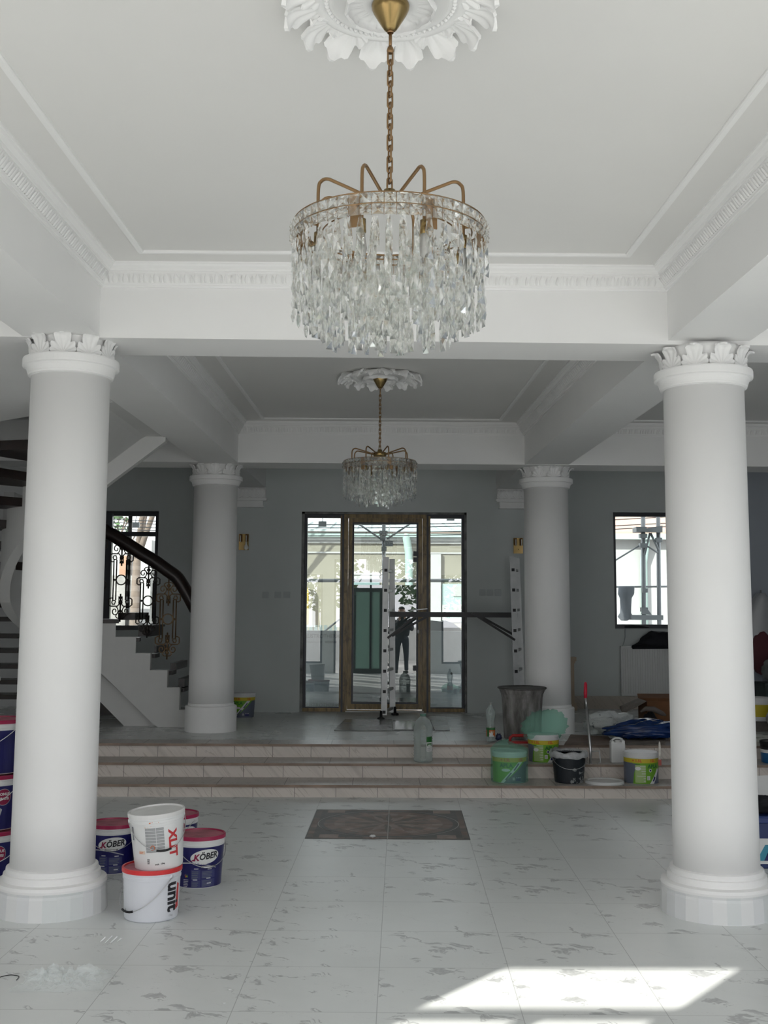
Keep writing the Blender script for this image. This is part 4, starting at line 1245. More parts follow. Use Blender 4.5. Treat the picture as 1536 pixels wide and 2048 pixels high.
m = MB(); m.tube([(0, .0, .02), (.002, .004, .06), (.004, .010, .12), (.004, .014, .165), (.002, .014, .178)], [.010, .012, .011, .008, .003], 10); m.build('handle', mat('stained_white_handle', (.7, .66, .6), .5, var=.25, vscale=30), k)
m = MB(); m.box(-.014, .014, -.002, .002, -.03, .02); m.build('blade', mat('red_smeared_blade', (.45, .10, .08), .4), k)
# dark pail with plaster splashes
M_darkpail = NT('splashed_black_plastic')
_c = M_darkpail.coord(); _n = M_darkpail.noise(_c, 26, 3, .7); _n2 = M_darkpail.noise(_c, 6, 2, .5)
M_darkpail.l(M_darkpail.mix(M_darkpail.math('MULTIPLY', M_darkpail.math('GREATER_THAN', M_darkpail.math('MULTIPLY', _n, _n2), .345), .8), (.012, .017, .024), (.40, .42, .42)), M_darkpail.b.inputs['Base Color'])
M_darkpail.b.inputs['Roughness'].default_value = .45
M_foil = mat('crumpled_grey_film', (0.45, 0.46, 0.47), 0.3, var=.3, vscale=20)
r = thing('mixing_bucket', 'black plastic mixing bucket splashed with plaster and lined with grey film, on the lowest step', 'bucket', (1.735, S1+.225, H1))
m = MB(); m.lathe([(.0, .006), (.122, .008), (.146, .235), (.150, .245)], n=48); m.lathe([(.0, 0), (.126, 0), (.130, .01), (.152, .235), (.163, .238), (.165, .262), (.157, .262), (.150, .245)], n=48, smooth=False); m.build('body', M_darkpail.m, r)
m = MB(); rs = []
for j in range(6):
    ring = []
    for i in range(60):
        an = 2*PI*i/60; nz = noise.noise(Vector((math.cos(an)*2.5, math.sin(an)*2.5, j*.7)))
        rad = [.120, .150, .160, .171, .176, .172][j]+.006*nz; z_ = [.16, .235, .278, .268, .245, .225][j]+.022*nz
        ring.append((rad*math.cos(an), rad*math.sin(an), z_))
    rs.append(ring)
m.rings(rs, True, True, False, True); m.build('film_liner', M_foil, r)
m = MB(); pts = [(-.158*math.cos(t), -.05-.12*math.sin(t), .23-.10*math.sin(t)) for t in [PI*q/16 for q in range(17)]]; m.tube(pts, .0025, 6); m.build('handle', M_steel, r)
# roller pole with red grip
p0 = Vector((1.868, S1+.16, H1+.20)); 
r = thing('roller_pole', 'steel extension pole with red grip standing upright in the black mixing bucket', 'pole', p0)
pa = ony(1181, 1500, S1+.22); pb = ony(1173, 1415, S1+.30); pc = ony(1171, 1392, S1+.33); pd = ony(1171, 1364, S1+.36)
m = MB(); m.tube([pa+Vector((0,0,-.12)), pa, pb], .0115, 10); m.tube([pb, pc], .0095, 10); local(r, m).build('pole', M_steel, r)
m = MB(); m.tube([pc+Vector((0,0,-.02)), pc+Vector((0,0,.03)), pd-Vector((0,0,.02)), pd], [.014, .017, .015, .009], 12); local(r, m).build('grip', mat('red_rubber', (.55, .01, .04), .4), r)
# white lid lying on the step
m = MB(); m.lathe([(.0, .016), (.145, .016), (.150, .022), (.165, .024), (.172, .018), (.175, .0), (.168, 0.0), (.165, .010), (.0, .010)], n=60, smooth=False)
tag(m.build('bucket_lid', M_pail, loc=(2.045, S1+.165, H1+.001)), 'round white bucket lid lying flat on the lowest step', 'lid')
# jerrycan
r = thing('jerrycan', 'small white plastic jerrycan on the middle step between the black and the putty bucket', 'canister', (2.245, S2+.13, H2))
def rbox(mb, w, d, z0, z1, rad=.015, n=4, M=None):
    def ringz(w_, d_, z_):
        P = []
        for cx_, cy_, a0 in ((w_/2-rad, d_/2-rad, 0), (-w_/2+rad, d_/2-rad, PI/2), (-w_/2+rad, -d_/2+rad, PI), (w_/2-rad, -d_/2+rad, 1.5*PI)):
            for q in range(n+1): P.append(Vector((cx_+rad*math.cos(a0+PI/2*q/n), cy_+rad*math.sin(a0+PI/2*q/n), z_)))
        return [M @ p for p in P] if M else P
    mb.rings([ringz(w-.012, d-.012, z0), ringz(w, d, z0+.006), ringz(w, d, z1-.012), ringz(w-.02, d-.02, z1)], True, True, True, False)
m = MB(); rbox(m, .135, .095, .0, .185); rbox(m, .030, .080, .17, .205, .006, M=Matrix.Translation((-.050, 0, 0))); rbox(m, .032, .080, .17, .212, .006, M=Matrix.Translation((.048, 0, 0))); m.build('body', M_pail, r)
m = MB(); m.tube([(-.05, .0, .205), (-.02, .01, .222), (.02, .01, .222), (.05, 0, .210)], .010, 8); m.build('handle', M_pail, r)
m = MB(); m.lathe([(.024, .180), (.026, .182), (.026, .204), (.022, .206), (0, .206)], c=(0, -.012, 0), n=20); m.build('cap', M_lidwhite, r)
# small roller frame leaning on the riser
r = thing('roller_wire', 'bare wire paint roller frame leaning on the step behind the black bucket', 'roller frame', (2.00, S2-.03, H1))
m = MB(); q = [ony(1180, 1503, S2-.02), ony(1199, 1502, S2-.02), ony(1201, 1525, S2-.05), ony(1194, 1527, S2-.05)]; m.tube(q, .006, 8); local(r, m).build('wire', M_alu, r)

# five litre bottle
def bottle(name, label, x, y, z, prof, capc, capm, loc_art=None, artR=None, artang=0, ribs=None):
    r = thing(name, label, 'bottle', (x, y, z))
    m = MB(); m.lathe(prof, n=40); m.build('body', M_pet, r)
    m = MB(); m.lathe(capc, n=20, smooth=False); m.build('cap', capm, r)
    if loc_art: loc_art.wrap('label', r, lambda z_: artR, artang)
    return r
M_pet = NT('clear_pet_plastic')
M_pet.b.inputs['Base Color'].default_value = (.62, .68, .67, 1); M_pet.b.inputs['Roughness'].default_value = .18
_tr = M_pet.n('ShaderNodeBsdfTransparent'); _tr.inputs['Color'].default_value = (.86, .90, .89, 1)
_lw = M_pet.n('ShaderNodeLayerWeight'); _lw.inputs['Blend'].default_value = .35
_mx = M_pet.n('ShaderNodeMixShader'); M_pet.l(M_pet.math('ADD', M_pet.math('MULTIPLY', _lw.outputs['Facing'], .7), .30), _mx.inputs[0])
M_pet.l(_tr.outputs[0], _mx.inputs[1]); M_pet.l(M_pet.b.outputs[0], _mx.inputs[2]); M_pet.l(_mx.outputs[0], M_pet.out.inputs['Surface']); M_pet = M_pet.m
prof = [(.0, .012), (.04, .004), (.075, 0), (.088, .012)]
for k in range(9): prof += [(.0895, .03+k*.026), (.0845, .043+k*.026)]
prof += [(.090, .27), (.088, .31), (.078, .35), (.058, .385), (.032, .408), (.024, .415), (.024, .425)]
a = Art(); a.rect(.028, .092, .10, .235, I_white, 1); a.rect(.028, .092, .185, .235, I_green2, 2); a.rect(.034, .086, .150, .175, I_green2, 2); a.ell(.06, .158, .02, .006, I_white, 3); a.lines(.034, .086, .108, .14, 4, I_grey, 3)
bottle('water_bottle', 'large empty five litre water bottle with green cap, standing on the middle step', .428, S2+.135, H2, prof, [(.027, .418), (.029, .42), (.029, .440), (.0, .441)], mat('green_cap', (.10, .22, .17), .4), a, .0905)
prof = [(.0, .01), (.02, .002), (.036, 0), (.042, .012), (.042, .05), (.040, .055), (.0425, .07), (.0425, .135), (.040, .15), (.034, .175), (.036, .20), (.045, .245), (.047, .275), (.040, .305), (.022, .335), (.014, .350), (.013, .365)]
a = Art(); a.rect(-.13, .13, .052, .137, I_orange, 1); a.rect(-.13, .13, .115, .137, I_green2, 2); a.rect(-.045, -.02, .052, .115, I_green2, 2); a.ell(.0, .08, .018, .022, I_white, 3); a.ell(.01, .095, .025, .012, ink('peach_print', (.6, .35, .2)), 3); a.rect(-.02, .03, .052, .064, I_white, 3)
bottle('drink_bottle', 'small clear drink bottle with green and orange label beside the grey bin', 1.112, S3+.25, H3, prof, [(.016, .355), (.0165, .357), (.0165, .376), (0, .377)], mat('grey_cap', (.3, .31, .3), .4), a, .0432)
# bits of rubble by the bottle
m = MB(); m.blob((0, 0, .035), .030, .025, .035, .4, 3, 4, zmin=0); tag(m.build('crumpled_wrapper', mat('dark_blue_wrapper', (.02, .03, .09), .4), loc=(1.195, S3+.30, H3)), 'small crumpled dark blue wrapper between the drink bottle and the grey bin', 'wrapper')
# aluminium profile lying on the step
m = MB(); m.bar(ony(955, 1492, S3+.0)+Vector((0, -.02, 0)), ony(1003, 1480, S3+.25), .012, .012); tag(recenter(m.build('metal_tube', M_alu)), 'short bare metal tube lying on the landing edge, pointing at the drink bottle', 'tube')

# grey rubbish bin
M_bin = NT('dusty_grey_plastic')
_c = M_bin.coord(); _mp = M_bin.n('ShaderNodeMapping'); _mp.inputs['Scale'].default_value = (9, 9, 2.5); M_bin.l(_c, _mp.inputs['Vector'])
_n = M_bin.noise(_mp.outputs[0], 1.2, 5, .65); M_bin.l(M_bin.ramp(_n, [(.3, (.07, .066, .062)), (.48, (.17, .16, .155)), (.7, (.36, .35, .34))]), M_bin.b.inputs['Base Color']); M_bin.b.inputs['Roughness'].default_value = .75
r = thing('rubbish_bin', 'tall battered grey plastic bin with flared rim, in front of the right landing column', 'bin', (1.462, S3+.56, H3))
m = MB(); m.lathe([(.0, .01), (.175, .012), (.205, .42), (.228, .498)], n=56)
m.lathe([(.0, 0), (.180, 0), (.186, .01), (.205, .40), (.212, .44), (.232, .485), (.246, .496), (.246, .503), (.238, .508), (.228, .498)], n=56, smooth=False)
for v in m.bm.verts:
    if v.co.z > .3: v.co.z += .010*noise.noise(Vector((v.co.x*5, v.co.y*5, 0)))
m.build('body', M_bin.m, r)
m = MB(); m.lathe([(.22, .500), (.236, .512), (.247, .508), (.249, .498)], n=56); m.build('rim', mat('dark_rim', (.09, .088, .083), .7), r)
# red trowel/float
r = thing('plastering_float', 'red plastering float handle lying on the landing edge between the bin and the green bag', 'float', (1.37, S3+.14, H3))
M_redpl = mat('red_plastic', (.48, .02, .02), .35)
m = MB(); m.box(-.10, .13, -.05, .05, 0, .018); m.build('plate', M_redpl, r)
m = MB(); m.tube([(-.085, 0, .015), (-.08, 0, .05), (-.055, 0, .072), (.09, 0, .072), (.115, 0, .05), (.12, 0, .015)], .015, 10); m.build('handle', M_redpl, r)
# ------------------------------------------------------------------ ladder scaffold in front of the door
r = thing('ladder_scaffold', 'aluminium ladder trestle with a black plank between two uprights, standing before the entrance door', 'scaffold', (.85, 13.9, H3))
def rail(mb, a, b, w=.036, d=.070, up=(0, -1, 0)): mb.bar(a, b, w, d, up=up)
LT = [((772, 1114), (768, 1436), 13.62), ((784, 1118), (785, 1424), 14.22), ((1025, 1113), (1035, 1440), 13.62), ((1033, 1116), (1046, 1432), 14.22)]
ends = []
for i, (t, b, Y) in enumerate(LT):
    top, bot = ony(*t, Y), ony(*b, Y); bot.z = max(bot.z, H3+.05) if i % 2 == 0 else H3+.03
    if i < 2: bot.x = ony(b[0], b[1], Y).x
    ends.append((top, bot))
    mb = MB(); mb.bar(top, bot, .070, .026, up=(0, -1, 0)); ld = local(r, mb).build('stile', M_alu, r)
    mb = MB()
    if i % 2 == 0:
        for k in range(8):
            p = top.lerp(bot, .085+.128*k); q = ends[i][0].lerp(bot, .085+.128*k)
            if i == 2 and k == 7: continue
            mb.box(p.x-.018, p.x+.018, p.y-.016, p.y-.012, p.z-.018, p.z+.018)
        local(r, mb).build('rung_end', M_blackpl, ld)
    else: mb.bm.free()
for i in (0, 2):
    (t0, b0), (t1, b1) = ends[i], ends[i+1]
    for k in range(8):
        u = .085+.128*k; p = t0.lerp(b0, u); q = t1.lerp(b1, u*.99)
        mb = MB(); mb.bar(p, q, .030, .030); local(r, mb).build('rung', M_alu, r)
za = ony(780, 1228, 13.62).z
mb = MB(); mb.box(ends[0][0].x+.05, ends[2][0].x+.06, 13.66, 14.18, za-.035, za+.025); local(r, mb).build('plank', M_black, r)
for (a, b, c) in (((775, 1276), (838, 1228), 13.60), ((784, 1272), (856, 1232), 13.75), ((1030, 1280), (944, 1226), 13.60), ((1028, 1270), (956, 1230), 13.75)):
    mb = MB(); mb.bar(ony(*a, c), ony(*b, c), .026, .026); local(r, mb).build('brace', M_black, r)
for (x, y, Y) in ((762, 1438, 13.60), (790, 1427, 14.2)):
    p = ony(x, y, Y); mb = MB(); mb.lathe([(.045, H3+.001), (.045, H3+.02), (.018, H3+.03), (.014, H3+.10), (0, H3+.10)], c=(p.x, p.y, 0), n=16); local(r, mb).build('foot', M_blackpl, r)
for (x, y) in ((765, 1144),):
    p = ony(x, y, 13.6); mb = MB(); mb.tube([p+Vector((.03*math.cos(t)-.0, 0, .03*math.sin(t))) for t in [PI*.4+q*.2 for q in range(14)]], .005, 6); local(r, mb).build('hook', M_steel, r)
p = ony(838, 1221, 13.9)
tag(recenter((lambda mb: (mb.bar(p+Vector((-.10, 0, 0)), p+Vector((.10, 0, .022)), .09, .012), mb)[1])(MB()).build('putty_tray', M_alu)), 'small metal tray left lying on top of the black scaffold plank', 'tray')

# ------------------------------------------------------------------ wall fittings
def sconce(label, x0, y0, x1, y1, bulb, n2=True):
    a, b = ony(x0, y0, YW-.02), ony(x1, y1, YW-.02)
    r = thing('wall_sconce', label, 'wall light', ((a.x+b.x)/2, YW, b.z), group='brass wall lights either side of the door')
    w, h = b.x-a.x, a.z-b.z
    mb = MB(); mb.box(-w/2, w/2, -.022, 0, 0, h); mb.build('backplate', M_brass, r)
    for sx in (-1, 1):
        mb = MB(); mb.lathe([(.016, h*.97), (.016, h*.55), (.013, h*.52), (.0, h*.52)], c=(sx*w*.30, -.055, 0), n=16); mb.bar((sx*w*.30, -.055, h*.9), (sx*w*.30, -.01, h*.9), .012, .012)
        s_ = mb.build('lamp_cup', mat('amber_brass', (.20, .07, .02), .3, .6), r)
        mb = MB(); mb.lathe([(.0065, h*.90), (.0065, h*.50), (.0, h*.49)], c=(sx*w*.30, -.074, 0), n=10); mb.build('tube', M_bulb, s_)
    if bulb:
        mb = MB(); mb.lathe([(0, .0), (.018, .004), (.028, .022), (.026, .042), (.012, .07), (.010, .10)], c=(w*.28, -.055, .0), n=20); mb.build('bulb', M_bulb, r)
    else:
        mb = MB(); mb.lathe([(0, -.002), (.005, -.002), (.005, .002), (0, .002)], n=10, M=Matrix.Translation((0, -.023, h*.26)) @ Matrix.Rotation(PI/2, 4, 'X')); mb.build('screw', M_black, r)
sconce('brass wall light left of the entrance door, one clear bulb fitted', 478, 1068, 497, 1100, True)
sconce('brass wall light right of the entrance door, without a bulb', 1027, 1076, 1046, 1107, False)
M_switch = mat('switch_plate', (0.46, 0.50, 0.51), 0.4)
for x0, lb in ((525, 'leftmost light switch of the three left of the door'), (550, 'middle light switch of the three left of the door'), (568, 'light switch nearest to the left edge of the door'),
               (959, 'light switch nearest to the right edge of the door'), (974, 'middle light switch of the three right of the door'), (990, 'rightmost light switch of the three right of the door')):
    p = ony(x0+6, 1190 if x0 < 700 else 1185, YW)
    r = thing('light_switch', lb, 'switch', (p.x, YW, p.z-.04), group='light switches either side of the door')
    mb = MB(); mb.box(-.040, .040, -.010, 0, 0, .08); mb.build('plate', M_switch, r, bevel=.003)
    mb = MB(); mb.box(-.026, -.001, -.015, -.009, .014, .066); mb.box(.001, .026, -.015, -.009, .014, .066); mb.build('rocker', M_switch, r)
# radiator with dark clothes
p0 = ony(1243, 1293, YR-.1); p1 = ony(1243, 1392, YR-.1); xr_ = p0.x+1.0
r = thing('radiator', 'white panel radiator under the right window', 'radiator', (p0.x+.5, YR-.06, p1.z))
hR = p0.z-p1.z
m = MB()
m.box(-.5, .5, -.015, 0.0, .0, hR); n = 30
for i in range(n):
    a_ = -.5+.012+(.976)*(i+.5)/n; m.box(a_-.011, a_+.011, -.024, -.015, .03, hR-.03)
m.build('panel', mat('radiator_enamel', (.66, .67, .66), .35), r, bevel=.002)
m = MB(); m.box(-.5, .5, 0, .05, hR-.012, hR+.004); m.box(-.503, -.5, -.012, .05, 0, hR); m.box(.5, .503, -.012, .05, 0, hR); m.build('casing', M_pail, r)
m = MB(); m.tube([(-.47, .02, hR), (-.43, .04, hR+.12), (-.43, .05, RW[2]-p1.z)], .006, 6); m.build('cable', M_switch, r)
m = MB()
rs = []
for j in range(10):
    v = j/9; ring = []
    for i in range(36):
        an = 2*PI*i/36; nz = noise.noise(Vector((math.cos(an)*2, math.sin(an)*2, v*2+3)))
        ring.append(((.34*(1-v*.55)+.05*nz)*math.cos(an)*(1+.1*v)+.06*v, (.10*(1-v*.4)+.02*nz)*math.sin(an)-.02, .02+v*.17+.03*nz-.06*(1-v)*max(0, math.sin(an*2.5+1))))
    rs.append(ring)
m.rings(rs, True, True, True, True)
M_cloth = mat('black_cloth', (.008, .009, .013), .85, var=.3, vscale=15, bump=.4, bscale=30)
tag(m.build('folded_jacket', M_cloth, loc=(p0.x+.47, YR-.08, p0.z+.004)), 'black jacket thrown in a heap on top of the radiator', 'jacket')
m = MB(); m.tube([(-.16, 0, .015), (-.05, .0, .02), (.06, -.01, .012), (.16, -.01, .006)], [.012, .020, .018, .006], 8)
tag(m.build('work_gloves', M_cloth, loc=(ony(1275, 1257, YR).x, YR+.03, RW[2]+.013)), 'flat black cloth glove lying on the right window sill', 'glove')
# stone pedestal piece behind the right landing column
M_lime = mat('pale_sandstone', (.52, .42, .32), .7, var=.1)
r = thing('stone_baluster', 'slim pale sandstone post with square cap and foot, behind the right landing column', 'post', (2.50, YR-.20, H3))
m = MB(); m.box(-.075, .075, -.075, .075, 0, .06); m.box(-.062, .062, -.062, .062, .06, .09); m.build('foot', M_lime, r)
m = MB(); m.box(-.045, .045, -.045, .045, .09, .60); m.build('shaft', M_lime, r)
m = MB(); m.box(-.058, .058, -.058, .058, .60, .63); m.box(-.072, .072, -.072, .072, .63, .68); m.build('cap', M_lime, r)
# putty bucket behind the left landing column
pail('putty_bucket', 'putty bucket with green, yellow and slate label standing behind the left landing column', -1.605, 13.83, H3, .150, .128, .30, None, math.radians(2), apla(.30, 'diag'), inside=True)
# loose floor tiles on the landing
M_slab = mat('loose_grey_tile', (.20, .21, .20), .25, var=.25, vscale=4)
M_slabgloss = mat('loose_glossy_tile', (.22, .23, .24), .06, var=.3, vscale=9)
for (q, lb, m_, hz) in ((((690, 1440), (784, 1440), (785, 1462), (668, 1462)), 'wide loose grey floor tile left of the glossy one, before the door', M_slab, .010),
                        (((786, 1443), (858, 1443), (868, 1461), (787, 1461)), 'glossy floor tile mirroring the door light, before the ladder', M_slabgloss, .011),
                        (((860, 1441), (893, 1441), (900, 1462), (870, 1462)), 'narrow grey floor tile lying right of the glossy one on the landing', M_slab, .010)):
    P = [onz(x, y, H3) for x, y in q]
    m = MB(); m.prism([(p.x, p.y) for p in P][::-1], H3+.0005, H3+hz)
    tag(recenter(m.build('loose_tile', m_)), lb, 'floor tile', 'loose tiles on the landing')
# floor medallion
def medallion():
    cols = [(.13, .105, .09), (.22, .155, .125), (.30, .225, .185), (.17, .115, .09), (.085, .075, .07), (.26, .17, .13)]
    ms = [mat('medallion_stone_'+nm, c, .5, var=.3, vscale=9, spec=.25) for nm, c in zip(('umber', 'rose', 'sand', 'brown', 'charcoal', 'clay'), cols)]
    mj = mat('medallion_joint', (.45, .42, .38), .5)
    A, B, C_, D = [onz(x, y, 0) for x, y in ((612.4, 1677), (938.7, 1679.7), (921.5, 1622), (635, 1619.6))]
    c = (A+B+C_+D)/4; c.z = 0
    half = .598
    r = thing('floor_medallion', 'square brown marble inlay with a compass rose set in the hall floor', 'floor inlay', (c.x, c.y, .0))
    r.rotation_euler = (0, 0, -.0195)
    rr = random.Random(4)
    m = MB(); m.mi = 4; m.box(-half, half, -half, half, .0005, .0030); m.mi = 2
    for sx in (-1, 1):
        for sy in (-1, 1):
            x0, x1 = sorted((sx*.50, sx*.36)); y0, y1 = sorted((sy*.575, sy*.45)); m.box(x0, x1, y0, y1, .003, .0036)
    for k in range(9):
        q = -.55+k*.123; m.mi = rr.choice((0, 3, 1))
        for (x0, x1, y0, y1) in ((q, q+.118, .545, .59), (q, q+.118, -.59, -.545), (.545, .59, q, q+.118), (-.59, -.545, q, q+.118)): m.box(x0, x1, y0, y1, .003, .0034)
    m.build('border', ms, r)
    def sector(mb, r0, r1, a0, a1, z, n=3):
        for q in range(n):
            b0 = a0+(a1-a0)*q/n; b1 = a0+(a1-a0)*(q+1)/n
            mb.quad((r0*math.cos(b0), r0*math.sin(b0), z), (r1*math.cos(b0), r1*math.sin(b0), z), (r1*math.cos(b1), r1*math.sin(b1), z), (r0*math.cos(b1), r0*math.sin(b1), z))
    m = MB(); z = .0040
    for (r0, r1, n, pool) in ((.0, .055, 8, (1, 3)), (.055, .13, 16, (0, 2)), (.13, .235, 24, (3, 2, 1)), (.235, .34, 32, (1, 3, 5, 0)), (.34, .42, 32, (5, 2, 1)), (.42, .50, 48, (1, 3, 0))):
        for k in range(n): m.mi = rr.choice(pool); sector(m, r0, r1, 2*PI*k/n, 2*PI*(k+1)/n, z, 2)
    m.mi = 4; sector(m, .50, .535, 0, 2*PI, z, 96)
    m.build('rose', ms, r, normals=False)
    m = MB()
    for k in range(16):
        a_ = 2*PI*k/16; L = .33 if k % 2 else .46; wd = .028
        m.mi = 2 if k % 2 else 0
        c_, s_ = math.cos(a_), math.sin(a_); nx, ny = -s_, c_
        m.quad((.06*c_, .06*s_, .0046), (.19*c_+nx*wd, .19*s_+ny*wd, .0046), (L*c_, L*s_, .0046), (.19*c_-nx*wd, .19*s_-ny*wd, .0046))
    m.build('rays', ms, r, normals=False)
    m = MB(); sector(m, .540, .546, 0, 2*PI, .0044, 96); m.box(-.003, .003, -half, half, .003, .0050); m.build('joint_line', mj, r, normals=False)
    m = MB(); m.blob((-.12, -.56, .014), .022, .014, .010, .4, 3, 2, n=14, m=8, zmin=.0032); 
    return r, m
med, pm = medallion()
tag(pm.build('plaster_crumb', M_pail, loc=med.location), 'small white crumb of plaster lying on the floor inlay', 'crumb')

# ------------------------------------------------------------------ clutter on the landing, right
def sheet(name, m_, P, th=.004, seed=0, bend=.02):
    """thin folded board: P are four world corners"""
    mb = MB(); n = 6; rs = []
    for j in range(n+1):
        v = j/n; a_ = P[0].lerp(P[3], v); b_ = P[1].lerp(P[2], v); top = [a_.lerp(b_, i/n) for i in range(n+1)]
        top = [p+Vector((0, 0, bend*noise.noise(p*4+Vector((seed, 0, 0)))+bend)) for p in top]
        rs.append(top+[p-Vector((0, 0, th)) for p in reversed(top)])
    mb.rings(rs, True, True, True, False); return mb.build(name, m_)
M_card = mat('brown_cardboard', (.16, .11, .085), .8, var=.2, vscale=8)
M_cardl = mat('pale_cardboard', (.22, .19, .165), .8, var=.2, vscale=8)
o = sheet('cardboard_sheet', M_card, [onz(1128, 1492, H3), onz(1232, 1492, H3), onz(1215, 1474, H3), onz(1142, 1470, H3)], bend=.012); tag(recenter(o), 'flattened brown cardboard sheet on the landing edge, below the white plastic bag', 'cardboard')
o = sheet('cardboard_sheet', M_cardl, [onz(1236, 1490, H3), onz(1330, 1491, H3), onz(1332, 1478, H3), onz(1240, 1478, H3)], bend=.008, seed=3); tag(recenter(o), 'flattened pale cardboard sheet on the landing edge, under the blue bag', 'cardboard')
# white carrier bag
M_bagwhite = NT('white_carrier_bag'); M_bagwhite.b.inputs['Roughness'].default_value = .35
_n = M_bagwhite.noise(M_bagwhite.coord(), 9, 3, .6, 1.0); M_bagwhite.l(M_bagwhite.ramp(_n, [(.40, (.55, .58, .58)), (.62, (.58, .60, .60)), (.68, (.10, .12, .15))]), M_bagwhite.b.inputs['Base Color'])
M_bagwhite.bump(M_bagwhite.noise(M_bagwhite.coord(), 14, 4, .7), .8, .02)
m = MB(); m.blob((0, 0, .105), .235, .15, .125, .45, 1.5, 11, n=40, m=26, zmin=0.001)
tag(m.build('carrier_bag', M_bagwhite.m, loc=(2.40, 12.12, H3)), 'crumpled white carrier bag with dark print on the landing, behind the red handled pole', 'plastic bag')
# blue bag
M_blue = mat('blue_plastic_sheet', (.006, .030, .13), .25, var=.4, vscale=6, bump=.9, bscale=13)
m = MB(); m.blob((0, 0, .085), .385, .20, .100, .35, 2.2, 5, n=44, m=24, zmin=0.001)
for v in m.bm.verts: v.co.z *= 1-.35*max(0, -v.co.x-.05)/.35
tag(m.build('blue_bag', M_blue, loc=(2.66, 11.62, H3+.022)), 'heap of shiny blue plastic sacking on the landing behind the jerrycan', 'bag')
# open cardboard box
M_box = mat('box_cardboard', (.17, .075, .030), .8, var=.15, vscale=6)
r = thing('cardboard_box', 'open brown cardboard box on the landing, half hidden by the right front column', 'box', (3.14, 12.55, H3))
m = MB(); w_, d_, h_ = .27, .20, .32
for b_ in ((-w_, w_, -d_, -d_+.006, 0, h_), (-w_, w_, d_-.006, d_, 0, h_), (-w_, -w_+.006, -d_, d_, 0, h_), (w_-.006, w_, -d_, d_, 0, h_), (-w_, w_, -d_, d_, 0, .006)): m.box(*b_)
m.build('body', M_box, r)
m = MB(); m.hexa([(-w_, -d_, h_), (-w_, d_, h_), (-w_-.21, d_-.02, h_-.09), (-w_-.25, -d_+.03, h_-.14), (-w_, -d_, h_+.006), (-w_, d_, h_+.006), (-w_-.21, d_-.02, h_-.084), (-w_-.25, -d_+.03, h_-.134)]); m.build('flap', M_cardl, r)
m = MB(); m.hexa([(-w_, d_, h_), (w_, d_, h_), (w_-.02, d_+.12, h_+.04), (-w_+.02, d_+.12, h_+.04), (-w_, d_, h_+.006), (w_, d_, h_+.006), (w_-.02, d_+.12, h_+.046), (-w_+.02, d_+.12, h_+.046)]); m.build('flap', M_box, r)
# dark work shoe in the box
r = thing('work_shoe', 'worn black work shoe propped against the cardboard box, sole upwards', 'shoe', (2.86, 12.18, H3+.02))
m = MB(); m.blob((0, 0, .10), .07, .11, .10, .3, 3, 6, n=28, m=16); m.build('upper', M_cloth, r)
m = MB(); m.tube([(-.10, -.03, .21), (-.05, -.06, .245), (.03, -.06, .24), (.12, -.05, .195), (.16, -.04, .175)], [.012, .025, .028, .024, .010], 10); m.build('sole', mat('worn_sole', (.14, .12, .11), .8), r)

# right edge, behind the column: shrouded clothes, bags and pails on the landing and steps
M_haze = mat('milky_sheeting', (.45, .46, .48), .3, bump=.6, bscale=9)
r = thing('clothes_rack', 'coats under milky plastic sheeting at the right edge, by the grey blue wall', 'coats', (5.02, 15.0, H3))
m = MB(); rs = []
for j in range(14):
    v = j/13; ring = []
    for i in range(30):
        an = 2*PI*i/30; k_ = (.05+.20*min(1, v*2.2)**.7); ring.append((k_*math.cos(an)*(1+.12*math.sin(an*5+v*4)), .09*math.sin(an), 1.52-1.02*v))
    rs.append(ring)
m.rings(rs, True, True, True, True); m.build('sheeting', M_haze, r)
m = MB(); m.blob((0, -.075, .74), .165, .045, .27, .25, 1.3, 3); m.build('red_coat', mat('faded_red_cloth', (.13, .035, .045), .8), r)
m = MB(); m.tube([(0, 0, 0), (0, 0, 1.56)], .012, 8); m.build('stand', M_steel, r)
r = thing('filled_sack', 'pale grey rounded sack on dark crates at the right edge of the picture', 'sack', (4.98, 14.2, H3+.42))
m = MB(); m.blob((0, 0, .15), .23, .2, .17, .25, 2.2, 9, zmin=0.001); m.build('body', mat('grey_sackcloth', (.22, .23, .22), .8, var=.2, vscale=5), r)
m = MB(); m.box(-.26, .30, -.2, .2, 0, .415)
for k_ in range(5): m.box(-.262, .302, -.205, -.2, .04+k_*.08, .085+k_*.08)
tag(m.build('dark_crate', mat('dark_green_crate', (.035, .05, .052), .6, var=.4, vscale=8), loc=(4.96, 14.2, H3)), 'dark grey crate carrying the pale rounded sack at the right edge', 'crate')
pail('putty_bucket', 'white and yellow lidded bucket at the right edge, on the landing before the dark crate', 4.16, 12.6, H3+.10, .15, .12, .25, (M_lidwhite, M_lidwhite), 0, (lambda a: a.rect(-.4, .4, .05, .18, I_yellow, 1))(Art()))
m = MB(); m.box(-.16, .12, -.15, .15, 0, .098); tag(m.build('wood_block', M_greywood, loc=(4.16, 12.6, H3)), 'grey wooden block under the white and yellow bucket at the right edge', 'block')
m = MB(); m.blob((0, 0, .19), .22, .18, .20, .25, 2, 21, zmin=.001); tag(m.build('cement_sack', mat('light_paper_sack', (.42, .41, .40), .8, var=.12, vscale=5, bump=.4, bscale=12), loc=(4.30, 12.05, H3)), 'bulging light grey paper sack at the right edge on the landing', 'sack')
M_tub = mat('blue_tub', (.015, .12, .30), .35)
pail('adhesive_tub', 'small blue tub with dark lid at the right edge, on the middle step', 3.72, S2+.17, H2, .12, .11, .20, (M_black, M_black), 0, (lambda a: a.rect(-.35, .35, .095, .125, I_white, 1).rect(-.35, .35, .125, .146, I_black, 1).text('HIT', .0, .11, .024, I_navy, 2, bold=.0006))(Art()), body=M_tub, rim=M_black)
